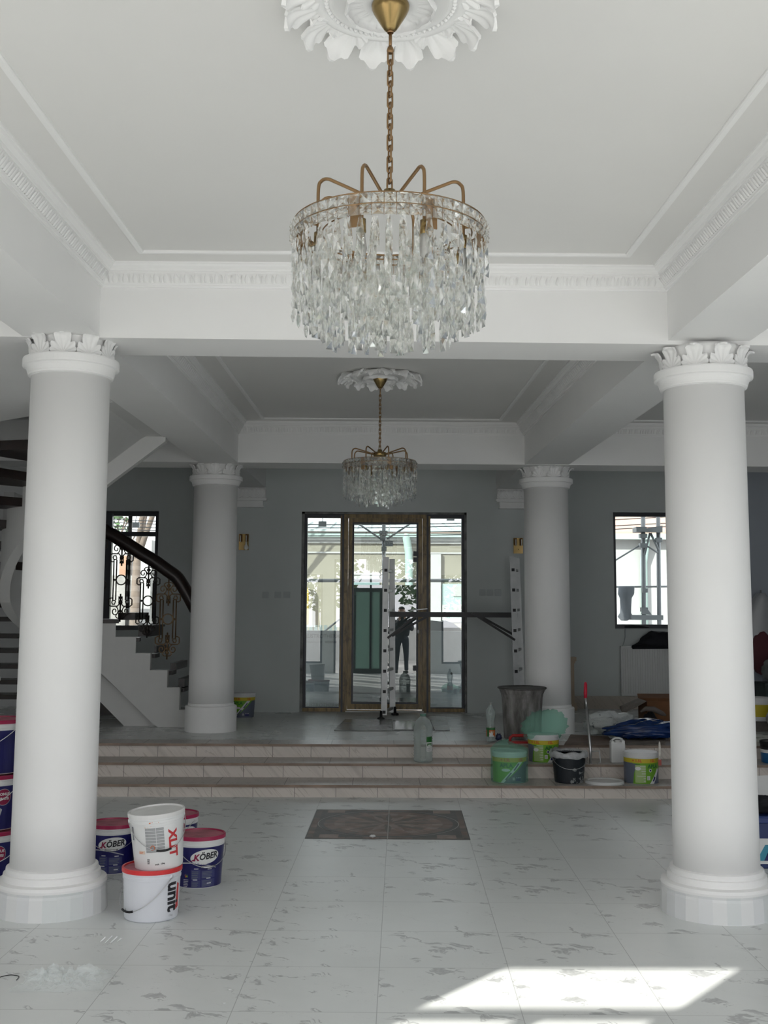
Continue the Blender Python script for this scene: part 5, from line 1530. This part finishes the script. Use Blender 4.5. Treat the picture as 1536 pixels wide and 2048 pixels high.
# blue bin and cloth beside the right front column
r = thing('storage_tub', 'navy blue plastic tub with white label on the floor behind the right front column', 'tub', (2.56, 7.75, 0))
m = MB(); rbox(m, .44, .34, 0, .30, .05); m.build('body', mat('navy_plastic', (.010, .028, .13), .3), r)
m = MB(); rbox(m, .47, .37, .285, .33, .05); m.build('lid', mat('navy_lid', (.012, .035, .16), .35), r)
a = Art(); a.rect(-.13, .16, .03, .19, I_white, 1)
for k_ in range(4): a.poly([(-.11+.05*k_, .05), (-.06+.05*k_, .05), (.0+.04*k_, .15), (-.05+.04*k_, .15)], (ink('teal_print', (.05, .30, .42)), I_navy, I_black, ink('sky_print', (.2, .5, .7)))[k_], 2)
a.flat('label', r, Matrix.Translation((0, -.172, 0)))
m = MB(); m.blob((0, 0, .05), .20, .15, .055, .35, 1.6, 8, zmin=.001); tag(m.build('black_cloth_heap', M_cloth, loc=(2.53, 7.75, .332)), 'black cloth heaped on the navy tub behind the right front column', 'cloth')
o = sheet('plasterboard_offcut', M_pail, [Vector((2.42, 8.35, .0)), Vector((3.0, 8.1, .0)), Vector((3.0, 8.6, .45)), Vector((2.50, 8.7, .40))], th=.012, bend=.004)
tag(recenter(o), 'white board offcut leaning at the right edge beyond the navy tub', 'board')

# ------------------------------------------------------------------ odds and ends on the near floor
_t = NT('crinkled_clear_film'); _t.b.inputs['Base Color'].default_value = (.9, .92, .92, 1); _t.b.inputs['Roughness'].default_value = .12
_tr = _t.n('ShaderNodeBsdfTransparent'); _tr.inputs['Color'].default_value = (.97, .98, .98, 1)
_mx = _t.n('ShaderNodeMixShader'); _mx.inputs[0].default_value = .22
_t.l(_tr.outputs[0], _mx.inputs[1]); _t.l(_t.b.outputs[0], _mx.inputs[2]); _t.l(_mx.outputs[0], _t.out.inputs['Surface']); M_film = _t.m
p = onz(128, 1962, 0)
m = MB(); n = 40; rs = []; rr2 = random.Random(9)
for j in range(n+1):
    row = []
    for i in range(n+1):
        u, v = i/n-.5, j/n-.5
        q = Vector((u*9, v*9, 1.3)); hgt = abs(noise.noise(q*.8))*.075+abs(noise.noise(q*2.2))*.03
        e = max(0, 1-((u*2)**4+(v*2)**4))
        wob = 1+.25*noise.noise(Vector((u*3, v*3, 7)))
        row.append(Vector((u*.36*wob+.02*noise.noise(q+Vector((9, 0, 0))), v*.30*wob, .003+hgt*e)))
    rs.append(row)
m.rings(rs, False, smooth=False)
tag(m.build('plastic_film', M_film, loc=p), 'crumpled clear plastic film on the floor at bottom left, near the left column', 'plastic film')
p = onz(222, 1884, 0); m = MB()
for k_ in range(4): m.tube([(-.05+k_*.027, rr2.uniform(-.03, .0), .004), (-.03+k_*.028, rr2.uniform(-.01, .03), .022)], [.0012, .0045], 5, smooth=False)
tag(m.build('film_shred', mat('bright_film', (.8, .82, .82), .15), loc=p), 'small bright shred of foil between the crumpled film and the white buckets', 'foil scrap')
q = [onz(x, y, .003) for x, y in ((-6, 1956), (12, 1951), (26, 1950), (38, 1953), (33, 1960))]
m = MB(); m.tube(smooth_path(q, 4), .0018, 6); tag(recenter(m.build('bent_wire', M_black)), 'thin bent dark wire lying on the floor at the bottom left edge', 'wire')
for (x, y, lb) in ((448, 1822+185, 'tiny white paint chip on the near floor, left one'), (1115-655, 1980, 'tiny white paint chip on the near floor beside the tile joint')):
    p = onz(x, y, 0); m = MB(); m.blob((0, 0, .002), .008, .005, .002, .3, 3, 3, n=10, m=6, zmin=.0004); tag(m.build('paint_chip', M_pail, loc=p), lb, 'paint chip')
# ------------------------------------------------------------------ outside, beyond the entrance
YN = 27.0
def on(x, y, Y=YN): return ony(x, y, Y)
M_ground = mat('yard_paving', (.30, .29, .27), .8, var=.12, vscale=1.5)
m = MB(); m.box(-40, 40, YR+.36, 45, .05, .20); struct('ground_yard', m, M_ground)
m = MB(); m.box(-40, 40, -30, FY-.09, -.15, -.03); struct('ground_garden', m, mat('garden_paving', (.50, .49, .46), .8, var=.08, vscale=.7))
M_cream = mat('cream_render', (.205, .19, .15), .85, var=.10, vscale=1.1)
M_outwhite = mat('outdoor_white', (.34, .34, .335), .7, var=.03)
M_roofg = mat('grey_green_sheet_roof', (.34, .39, .38), .45, var=.1, vscale=3)
M_gut = mat('rust_fascia', (.26, .19, .16), .7)
M_mint = mat('mint_downpipe', (.30, .40, .37), .5)
M_outglass = mat('far_window_glass', (.18, .25, .25), .15)
M_galv = mat('galvanised_tube', (.17, .18, .19), .5, .4)
r = thing('neighbour_house', 'cream rendered house with white pilasters and grey green roof, seen through the entrance door', 'house', (.4, YN, .2))
zt_ = on(770, 1080).z; zr_ = on(770, 1061).z
xa, xb = on(440, 1100).x, on(1010, 1100).x
def part(nm, mb, m_, par=None, root=None): return local(root or r, mb).build(nm, m_, par or root or r)
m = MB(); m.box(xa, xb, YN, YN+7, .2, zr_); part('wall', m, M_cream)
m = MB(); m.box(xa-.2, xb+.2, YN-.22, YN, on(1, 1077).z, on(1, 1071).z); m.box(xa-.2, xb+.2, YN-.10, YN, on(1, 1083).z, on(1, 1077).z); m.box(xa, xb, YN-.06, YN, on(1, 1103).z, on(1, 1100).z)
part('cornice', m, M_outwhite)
m = MB(); m.box(xa-.3, xb+.3, YN-.40, YN-.1, on(1, 1064).z, on(1, 1057).z); part('fascia', m, M_gut)
m = MB(); m.box(xa-.3, xb+.3, YN-.36, YN-.16, on(1, 1071).z, on(1, 1064).z); part('gutter', m, M_mint)
m = MB(); z0 = on(1, 1057).z; z1 = on(1, 1036, YN+3).z
m.hexa([(xa-.3, YN-.42, z0-.05), (xb+.3, YN-.42, z0-.05), (xb+.3, YN+4, z1-.05), (xa-.3, YN+4, z1-.05), (xa-.3, YN-.42, z0), (xb+.3, YN-.42, z0), (xb+.3, YN+4, z1), (xa-.3, YN+4, z1)])
for k in range(22):
    x = xa+(xb-xa)*k/21; m.hexa([(x, YN-.42, z0), (x+.04, YN-.42, z0), (x+.04, YN+4, z1), (x, YN+4, z1), (x, YN-.42, z0+.04), (x+.04, YN-.42, z0+.04), (x+.04, YN+4, z1+.04), (x, YN+4, z1+.04)])
part('roof', m, M_roofg)
for (a, b) in ((560, 617), (862, 881)):
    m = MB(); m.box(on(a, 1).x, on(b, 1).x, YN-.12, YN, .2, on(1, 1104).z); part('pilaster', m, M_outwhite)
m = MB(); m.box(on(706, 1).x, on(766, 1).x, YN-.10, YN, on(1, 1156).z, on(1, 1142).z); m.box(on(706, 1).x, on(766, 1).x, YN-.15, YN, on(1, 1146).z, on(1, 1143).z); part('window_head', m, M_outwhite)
m = MB(); m.box(on(706, 1).x, on(766, 1).x, YN-.04, YN-.0, on(1, 1250).z, on(1, 1157).z); part('window', m, M_outglass)
m = MB(); x0, x1 = on(883, 1).x, on(926, 1).x; m.box(x0, x1, YN-.05, YN, on(1, 1240).z, on(1, 1163).z); wn_ = part('window', m, M_mint)
m = MB(); m.box(on(904, 1).x, x1, YN-.08, YN-.04, on(1, 1188).z, on(1, 1167).z); m.box(on(904, 1).x, x1, YN-.08, YN-.04, on(1, 1225).z, on(1, 1205).z); m.box(x0, on(888, 1).x, YN-.08, YN-.04, on(1, 1236).z, on(1, 1205).z); part('pane', m, M_outwhite, wn_)
m = MB(); m.tube([on(812, 1062)+Vector((0, -.3, 0)), on(812, 1075)+Vector((0, -.3, 0)), on(817, 1104)+Vector((0, -.12, 0)), on(818, 1185)+Vector((0, -.12, 0)), Vector((on(819, 1250).x, YN-.12, .3))], .095, 10); part('downpipe', m, M_mint)
m = MB(); m.tube([Vector((on(605, 1).x, YN-.25, on(1, 1170).z)), Vector((on(620, 1).x, YN-.25, on(1, 1170).z)), Vector((on(627, 1).x, YN-.25, on(1, 1172).z)), Vector((on(630, 1).x, YN-.25, on(1, 1179).z)), Vector((on(630, 1).x, YN-.25, on(1, 1246).z))], .058, 10)
part('gas_pipe', m, mat('yellow_gas_pipe', (.50, .36, .07), .5))
m = MB(); x0, x1 = on(560, 1, 22).x, on(690, 1, 22).x
for k in range(14): m.box(x0+(x1-x0)*k/14, x0+(x1-x0)*(k+1)/14-.03, 22, 22.03, .2, ony(1, 1247, 22).z)
tag(recenter(m.build('garden_fence', mat('pale_mint_fence', (.30, .36, .33), .6))), 'pale mint board fence outside, low behind the left side light', 'fence')
# white building behind the right window, with a salmon roof
r = thing('white_building', 'bright white building with salmon roof seen through the right window', 'house', (on(1280, 1).x, YN, .2))
xa, xb = on(1120, 1).x, on(1460, 1).x; ze = on(1, 1067).z
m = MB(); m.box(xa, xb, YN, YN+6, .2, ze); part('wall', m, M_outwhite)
m = MB(); m.hexa([(xa, YN-.4, ze), (xb, YN-.4, ze), (xb, YN+4, ze+2.2), (xa, YN+4, ze+2.2), (xa, YN-.4, ze+.1), (xb, YN-.4, ze+.1), (xb, YN+4, ze+2.3), (xa, YN+4, ze+2.3)]); part('roof', m, mat('salmon_tiles', (.42, .27, .21), .8, var=.1, vscale=6))
m = MB(); m.box(xa, xb, YN-.45, YN-.35, ze-.08, ze+.05); part('gutter', m, M_mint)
m = MB(); m.tube([(on(1265, 1).x, YN-.3, ze), (on(1262, 1).x, YN-.1, ze-.6), (on(1262, 1).x, YN-.1, .3)], .09, 8); part('downpipe', m, M_mint)
# left: white wall, brown shed, hedge and bare tree
r = thing('white_outbuilding', 'white outbuilding with a brown door seen through the staircase window', 'house', (on(270, 1).x, YN, .2))
xa, xb = on(120, 1).x, on(335, 1).x
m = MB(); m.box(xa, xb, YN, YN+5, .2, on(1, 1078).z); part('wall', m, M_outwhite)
m = MB(); m.box(on(276, 1).x, on(298, 1).x, YN-.04, YN, on(1, 1150).z, on(1, 1110).z); part('door', m, mat('brown_shutter', (.30, .17, .11), .7))
m = MB(); m.box(xa, xb, YN-1.6, YN-1.5, .2, on(1, 1150, YN-1.5).z)
part('low_wall', m, mat('stone_low_wall', (.22, .21, .20), .8, var=.35, vscale=2.5))
def foliage(mb, c, rx, ry, rz, n, size, rnd):
    for _ in range(n):
        while True:
            d = Vector((rnd.uniform(-1, 1), rnd.uniform(-1, 1), rnd.uniform(-1, 1)))
            if .25 < d.length < 1: break
        p = Vector(c)+Vector((d.x*rx, d.y*ry, d.z*rz)); s_ = size*rnd.uniform(.6, 1.4)
        R_ = Matrix.Rotation(rnd.uniform(0, 6.28), 4, 'Z') @ Matrix.Rotation(rnd.uniform(-1.2, 1.2), 4, 'X')
        mb.quad(*[p+R_ @ Vector(q) for q in ((-s_, 0, -s_*.5), (0, 0, -s_*.7), (s_, 0, 0), (0, s_*.2, s_*.7))])
def tree(name, label, x, y, z0, h, cr, n, size, m_, cat='tree', bare=False, rnd=None):
    rnd = rnd or random.Random(int(x*7+y))
    r = thing(name, label, cat, (x, y, z0))
    mb = MB()
    def branch(p, d, L, rad, lev):
        q = p+d*L; mb.tube([p, (p+q)/2+Vector((rnd.uniform(-.06, .06)*L, 0, 0)), q], [rad, rad*.8, rad*.6], 6, cap=True)
        if lev:
            for _ in range(3):
                nd = (d+Vector((rnd.uniform(-.7, .7), rnd.uniform(-.5, .5), rnd.uniform(-.1, .5)))).normalized(); branch(q, nd, L*.68, rad*.55, lev-1)
    branch(Vector((0, 0, 0)), Vector((0, 0, 1)), h*.40, .11*h/5, 4 if bare else 2)
    mb.build('trunk', M_bark, r)
    if not bare:
        mb = MB(); foliage(mb, (0, 0, h*.66), cr, cr, h*.36, n, size, rnd)
        mb.build('foliage', m_, r)
    return r
M_bark = mat('bark', (.13, .10, .08), .9, var=.2, vscale=10)
M_leaf = mat('dark_leaves', (.05, .10, .035), .6, var=.4, vscale=3)
M_leaf2 = mat('olive_leaves', (.13, .17, .07), .6, var=.4, vscale=3)
tree('bare_tree', 'bare leafless tree outside the staircase window', on(308, 1, 24).x, 24, .2, 6.2, 1, 0, .1, M_leaf, bare=True)
tree('conifer', 'small dark green tree outside, top left in the staircase window', on(238, 1, 34).x, 34, .2, 5.0, .9, 500, .10, M_leaf)
# scaffold standing against the outside of the house
def scaffold(name, label, tubes, boards=(), fit=()):
    p = ony(*tubes[0][1][:2], tubes[0][1][2]); r = thing(name, label, 'scaffold', (p.x, p.y, .2))
    for nm, a, b, rad in tubes:
        mb = MB(); mb.tube([ony(*a), ony(*b)], rad, 10); part(nm, mb, M_galv, root=r)
    for x, y, Y, s_ in fit:
        q = ony(x, y, Y); mb = MB(); mb.box(q.x-s_, q.x+s_, q.y-.05, q.y+.05, q.z-.03, q.z+.03); part('coupler', mb, M_galv, root=r)
    return r
scaffold('facade_scaffold', 'grey tube scaffold standing outside behind the entrance door',
         [('standard', (767, 1500, 16.2), (768, 900, 16.2), .028), ('ledger', (540, 1161, 16.3), (985, 1161, 16.3), .026), ('brace', (706, 1040, 16.25), (762, 1078, 16.25), .014), ('brace', (830, 1041, 16.25), (774, 1078, 16.25), .014),
          ('brace', (640, 1270, 16.3), (700, 1222, 16.3), .014), ('standard', (540, 1500, 16.2), (541, 900, 16.2), .028)],
         fit=((767, 1066, 16.17, .058), (765, 1077, 16.15, .034), (768, 1098, 16.15, .036)))
r = scaffold('facade_scaffold', 'tube scaffold with brackets and planks outside the right window',
         [('standard', (1290, 1500, 16.2), (1285, 900, 16.2), .032), ('standard', (1321, 1500, 16.25), (1315, 900, 16.25), .030), ('ledger', (1200, 1174, 16.3), (1345, 1173, 16.3), .014), ('brace', (1225, 1124, 16.15), (1281, 1090, 16.15), .012),
          ('brace', (1294, 1092, 16.15), (1316, 1106, 16.15), .012), ('brace', (1289, 1110, 16.15), (1300, 1066, 16.15), .016), ('brace', (1317, 1100, 16.15), (1301, 1066, 16.15), .016)],
         fit=((1286, 1091, 16.12, .05), (1289, 1181, 16.12, .036), (1286, 1072, 16.12, .05), (1317, 1080, 16.12, .04), (1288, 1219, 16.12, .045)))
mb = MB(); a_, b_ = ony(1271, 1054, 16.1), ony(1292, 1064, 16.1); mb.box(a_.x, b_.x, 16.05, 16.3, b_.z, a_.z)
mb.hexa([tuple(ony(*q, Y_)) for Y_ in (16.1, 16.3) for q in ((1292, 1057), (1325, 1051), (1325, 1065), (1292, 1065))]); part('bracket', mb, M_galv, root=r)
mb = MB(); a_, b_ = ony(1262, 1230, 16.1), ony(1325, 1240, 16.1); mb.box(a_.x, b_.x, 16.05, 16.6, b_.z, a_.z); part('plank', mb, M_galv, root=r)
mb = MB(); mb.hexa([tuple(ony(*q, Y_)) for Y_ in (16.05, 16.2) for q in ((1282, 1228), (1304, 1230), (1296, 1219), (1284, 1217))]); part('jack', mb, M_galv, root=r)
# dark bucket-shaped sacking hanging outside the right window
M_outslate = mat('slate_sacking', (.05, .06, .075), .8, var=.2, vscale=5)
prof = ((1237, 1174, 1269, 1172), (1236, 1190, 1268, 1186), (1240, 1198, 1263, 1194), (1241, 1215, 1262, 1212), (1240, 1226, 1262, 1226), (1235, 1233, 1266, 1234), (1243, 1243, 1254, 1240))
m = MB(); rs = []
for x0, y0, x1, y1 in prof:
    a_, b_ = ony(x0, y0, 16.2), ony(x1, y1, 16.2); c_ = (a_+b_)/2; w_ = (b_-a_).length/2
    rs.append([Vector((c_.x+w_*math.cos(t), 16.2+.10*math.sin(t), c_.z)) for t in [2*PI*k/20 for k in range(20)]])
m.rings(rs, True, True, True, True); tag(recenter(m.build('hanging_sacking', M_outslate)), 'dark slate sacking hanging from the scaffold outside the right window', 'sacking')
# name plate sized boxes fixed outside (floodlights on the scaffold)
for (x, y, lb) in ((645, 1048, 'small dark box lamp hanging outside, seen at the top of the left side light'), (778, 1087, 'small dark box lamp on the scaffold pole outside the door'), (271, 1050, 'small dark box lamp outside the staircase window'), (901, 1036, 'small dark box lamp at the top of the right side light')):
    p = ony(x, y, 16.1); rr_ = thing('box_lamp', lb, 'lamp', (p.x, p.y, p.z))
    mb = MB(); mb.box(-.055, .055, -.03, .03, -.038, .038); mb.build('housing', M_galv, rr_); mb = MB(); mb.tube([(0, .0, .03), (0, .06, .2), (.02, .5, .3)], .006, 6); mb.build('bracket', M_galv, rr_)
# overhead wires
for k, (y0, y1) in enumerate(((1040, 1030), (1046, 1043), (1052, 1050), (1034, 1024))):
    a_, b_ = ony(100, y0, 20), ony(1400, y1, 20); pts = [a_.lerp(b_, t/14)+Vector((0, 0, -.18*math.sin(PI*t/14))) for t in range(15)]
    m = MB(); m.tube(pts, .008, 5); tag(recenter(m.build('overhead_wire', M_black)), ('second highest of the dark overhead wires outside the windows', 'second lowest of the dark overhead wires outside the windows', 'lowest of the dark overhead wires outside the windows', 'highest of the dark overhead wires at the left of the door')[k], 'wire', 'overhead wires outside')
# insulation boards leaning outside the side lights
M_eps = mat('grey_polystyrene', (.24, .26, .28), .8, var=.06, vscale=20)
I_eps = ink('board_print', (.11, .12, .14))
def eps_board(label, x0, x1, ytop, Y, torn=False):
    a_, b_ = ony(x0, ytop, Y), ony(x1, ytop, Y); w_ = b_.x-a_.x; h_ = a_.z-.2
    r = thing('insulation_board', label, 'insulation board', ((a_.x+b_.x)/2, Y, .2))
    m = MB(); m.box(-w_/2, w_/2, 0, .10, 0, h_)
    m.build('board', M_eps, r)
    if torn:
        m = MB(); P = [(-w_/2, h_), (w_/2, h_), (w_/2*.9, h_+.04), (w_/2*.6, h_+.10), (w_/2*.2, h_+.14), (0, h_+.125), (-w_/2*.6, h_+.14), (-w_/2, h_+.15)]
        m.prism(P, 0, .35, M=Matrix(((1,0,0,0),(0,0,1,.12),(0,1,0,0),(0,0,0,1)))); m.build('rear_board', mat('dark_polystyrene', (.12, .13, .14), .8), r)
        for x, z in ((-.18, h_-.42), (.12, h_-.56), (-.17, h_-.64)):
            m = MB(); m.lathe([(0, -.003), (.016, -.003), (.016, .002), (0, .002)], n=12, M=Matrix.Translation((x, -.001, z)) @ Matrix.Rotation(PI/2, 4, 'X')); m.build('anchor_hole', M_black, r)
    else:
        a = Art(); a.text('AUSTROTHERM', .02, h_-.075, .075, I_eps, 1, bold=.002, sx=.9); a.text('Fatadensystem', -.08, h_-.15, .045, I_eps, 1, sx=.8); a.rect(.06, .22, h_-.165, h_-.135, I_eps, 1)
        a.text('AUSTROTHERM', .02, h_-.98, .075, I_eps, 1, bold=.002, sx=.9); a.text('www.austrotherm', .0, h_-.60, .04, I_eps, 1)
        a.flat('print', r, Matrix.Translation((0, -.001, 0)))
    return r
eps_board('grey insulation board with faded print standing outside the left side light', 600, 682, 1261, 15.4)
eps_board('grey insulation boards with a torn top edge standing outside the right side light', 845, 925, 1262, 15.4, torn=True)
m = MB(); m.box(ony(696, 1, 15.6).x, ony(838, 1, 15.6).x, 15.7, 15.8, .2, ony(770, 1170, 15.7).z)  # board added outside, shade put into its colour so the glass reflection shows
tag(recenter(m.build('shade_board', mat('painted_shade', (.035, .042, .042), .8))), 'added dark hoarding outside, filling the lower half of the entrance door glass', 'backboard')

# ------------------------------------------------------------------ garden side, behind the photographer (seen mirrored in the door glass)
m = MB(); m.box(-9, 9, -9.2, -9.0, -.03, 1.05); tag(m.build('garden_wall', mat('garden_wall_white', (.62, .62, .60), .8), loc=(0, 0, 0)), 'low white garden wall behind the photographer, mirrored in the door glass', 'wall')
for k, (x, y, h) in enumerate(((-6.6, -11.5, 4.6), (-2.2, -12, 5.2), (2.1, -11.5, 4.4), (6.4, -12, 5.0))):
    tree('garden_tree', ('broad dark leafy tree at the left end of the white garden wall', 'tall olive tree behind the white garden wall, left of centre', 'dark leafy tree behind the white garden wall, right of centre', 'tall olive tree at the right end of the white garden wall')[k], x, y, -.03, h, 1.7, 1500, .10, M_leaf2 if k % 2 else M_leaf)
    [o for o in bpy.data.objects if o.get('category') == 'tree'][-1]['group'] = 'garden trees'

# person holding the phone, standing in the garden door
def person(label, x, y, z):
    r = thing('person', label, 'person', (x, y, z))
    def skin(nm, V, E, Rr, m_, root_i=0, par=None, sub=2):
        me = bpy.data.meshes.new(nm); me.from_pydata([tuple(v) for v in V], E, []); o = bpy.data.objects.new(nm, me); COL.objects.link(o); o.parent = par or r
        md = o.modifiers.new('skin', 'SKIN'); md.use_smooth_shade = True
        if not me.skin_vertices: me.attributes
        sv = me.skin_vertices[0].data if me.skin_vertices else None
        if sv is None: return o
        for i, q in enumerate(Rr): sv[i].radius = q if isinstance(q, tuple) else (q, q)
        sv[root_i].use_root = True
        s_ = o.modifiers.new('sub', 'SUBSURF'); s_.levels = sub; s_.render_levels = sub
        me.materials.append(m_); return o
    return r, skin
M_skin = mat('skin', (.52, .32, .24), .5); M_jacket = mat('dark_grey_jacket', (.022, .026, .036), .8, var=.2, vscale=14); M_jeans = mat('dark_jeans', (.028, .036, .055), .8, var=.2, vscale=16); M_hair = mat('short_dark_hair', (.02, .014, .010), .7)
def body_mesh(mb, chains, n=14):
    for pts, rad in chains: mb.tube(smooth_path([Vector(p) for p in pts], 3), [a for i in range(len(rad)-1) for a in [rad[i]+(rad[i+1]-rad[i])*k/3 for k in range(3)]]+[rad[-1]], n)
r = thing('person', 'man in dark jacket and jeans holding up a phone, mirrored in the entrance door', 'person', (.62, -1.15, -.03))
def limbs(name, chains, m_, vox=.012):
    mb = MB(); body_mesh(mb, chains); o = mb.build(name, m_, r)
    rm = o.modifiers.new('remesh', 'REMESH'); rm.mode = 'VOXEL'; rm.voxel_size = vox; rm.use_smooth_shade = True
    sm = o.modifiers.new('smooth', 'SMOOTH'); sm.factor = .6; sm.iterations = 4
    return o
# faces +Y (towards the hall)
limbs('jeans', [([(0, 0, .98), (.09, 0, .90), (.12, .01, .55), (.125, -.01, .30), (.13, 0, .09)], [.12, .105, .075, .058, .055]), ([(0, 0, .98), (-.09, 0, .90), (-.12, .01, .55), (-.13, -.01, .30), (-.14, 0, .09)], [.12, .105, .075, .058, .055]), ([(-.07, 0, .96), (.07, 0, .96)], [.115, .115])], M_jeans)
body = limbs('jacket', [([(0, 0, .90), (0, 0, 1.10), (0, .0, 1.28), (0, 0, 1.42), (0, 0, 1.48)], [.155, .150, .165, .13, .07]), ([(-.08, 0, 1.0), (-.12, 0, 1.30), (-.13, 0, 1.40)], [.12, .125, .09]), ([(.08, 0, 1.0), (.12, 0, 1.30), (.13, 0, 1.40)], [.12, .125, .09]),
   ([(.17, 0, 1.41), (.25, .02, 1.28), (.27, .06, 1.16), (.20, .20, 1.26), (.10, .32, 1.40)], [.075, .062, .052, .046, .036]), ([(-.17, 0, 1.41), (-.25, .02, 1.28), (-.27, .06, 1.16), (-.18, .20, 1.26), (-.06, .32, 1.40)], [.075, .062, .052, .046, .036])], M_jacket)
hands = [([(0, .0, 1.46), (0, .01, 1.56)], [.055, .05]), ([(0, .015, 1.52), (0, .02, 1.58), (0, .015, 1.66), (0, 0, 1.735)], [.05, .072, .082, .05]), ([(0, .085, 1.60), (0, .105, 1.615), (0, .09, 1.65)], [.012, .014, .010]), ([(.078, 0, 1.62), (.088, 0, 1.65)], [.012, .016]), ([(-.078, 0, 1.62), (-.088, 0, 1.65)], [.012, .016])]
for sg, hx, wx in ((1, .055, .10), (-1, -.045, -.06)):
    hands.append(([(wx, .32, 1.40), (wx*.9, .36, 1.44), (hx+sg*.02, .385, 1.475)], [.030, .036, .030]))
    for k, L in enumerate((.058, .066, .062, .050)):
        hands.append(([(hx+sg*.025, .39, 1.455+k*.019), (hx+sg*.028, .41+.004*k, 1.462+k*.020), (hx+sg*.002, .428, 1.466+k*.021), (hx-sg*(L-.045), .424, 1.466+k*.021)], [.0105, .0095, .0085, .007]))
    hands.append(([(hx+sg*.010, .372, 1.455), (hx-sg*.002, .365, 1.480), (hx-sg*.012, .362, 1.50)], [.012, .010, .008]))
limbs('head_and_hands', hands, M_skin, .006)
mb = MB(); mb.blob((0, -.012, 1.695), .086, .100, .062, .10, 3, 3, n=24, m=14); mb.build('hair', M_hair, r)
mb = MB()
for sx in (-1, 1): mb.blob((sx*.030, .082, 1.652), .012, .006, .006, 0, 1, 0, n=10, m=8)
mb.build('eyes', M_black, r)
mb = MB()
for sx in (.13, -.14): mb.blob((sx, .04, .05), .05, .135, .055, .05, 2, 1, n=18, m=12, zmin=.0)
mb.build('shoes', M_cloth, r)
mb = MB(); mb.box(-.037, .037, -.004, .004, -.075, .075)
ph = mb.build('mobile_phone', M_black, loc=(.62+.005, -1.15+.40, -.03+1.50)); tag(ph, 'black mobile phone held upright in the hands of the man mirrored in the door', 'phone')

# frosted glass leaf of the garden door, swung shut beside the photographer (mirrored as the greenish panel in the entrance door)
r = thing('garden_door_leaf', 'greenish glass door leaf in a grey frame behind the photographer, mirrored left of the ladder', 'door', (-.27, FY+.0, 0))
m = MB()
for b_ in ((-.38, -.31, 0, 2.2), (.31, .38, 0, 2.2), (-.31, .31, 0, .12), (-.31, .31, 2.1, 2.2)): m.box(b_[0], b_[1], -.045, -.005, b_[2], b_[3])
m.build('frame', mat('grey_door_frame', (.07, .09, .09), .5), r)
_t = NT('greenish_frosted_glass'); _t.b.inputs['Base Color'].default_value = (.30, .42, .38, 1); _t.b.inputs['Roughness'].default_value = .25
_tl = _t.n('ShaderNodeBsdfTranslucent'); _tl.inputs['Color'].default_value = (.35, .48, .44, 1)
_mx = _t.n('ShaderNodeMixShader'); _mx.inputs[0].default_value = .5
_t.l(_t.b.outputs[0], _mx.inputs[1]); _t.l(_tl.outputs[0], _mx.inputs[2]); _t.l(_mx.outputs[0], _t.out.inputs['Surface'])
m = MB(); m.box(-.31, .31, -.03, -.02, .12, 2.1); m.build('pane', _t.m, r)
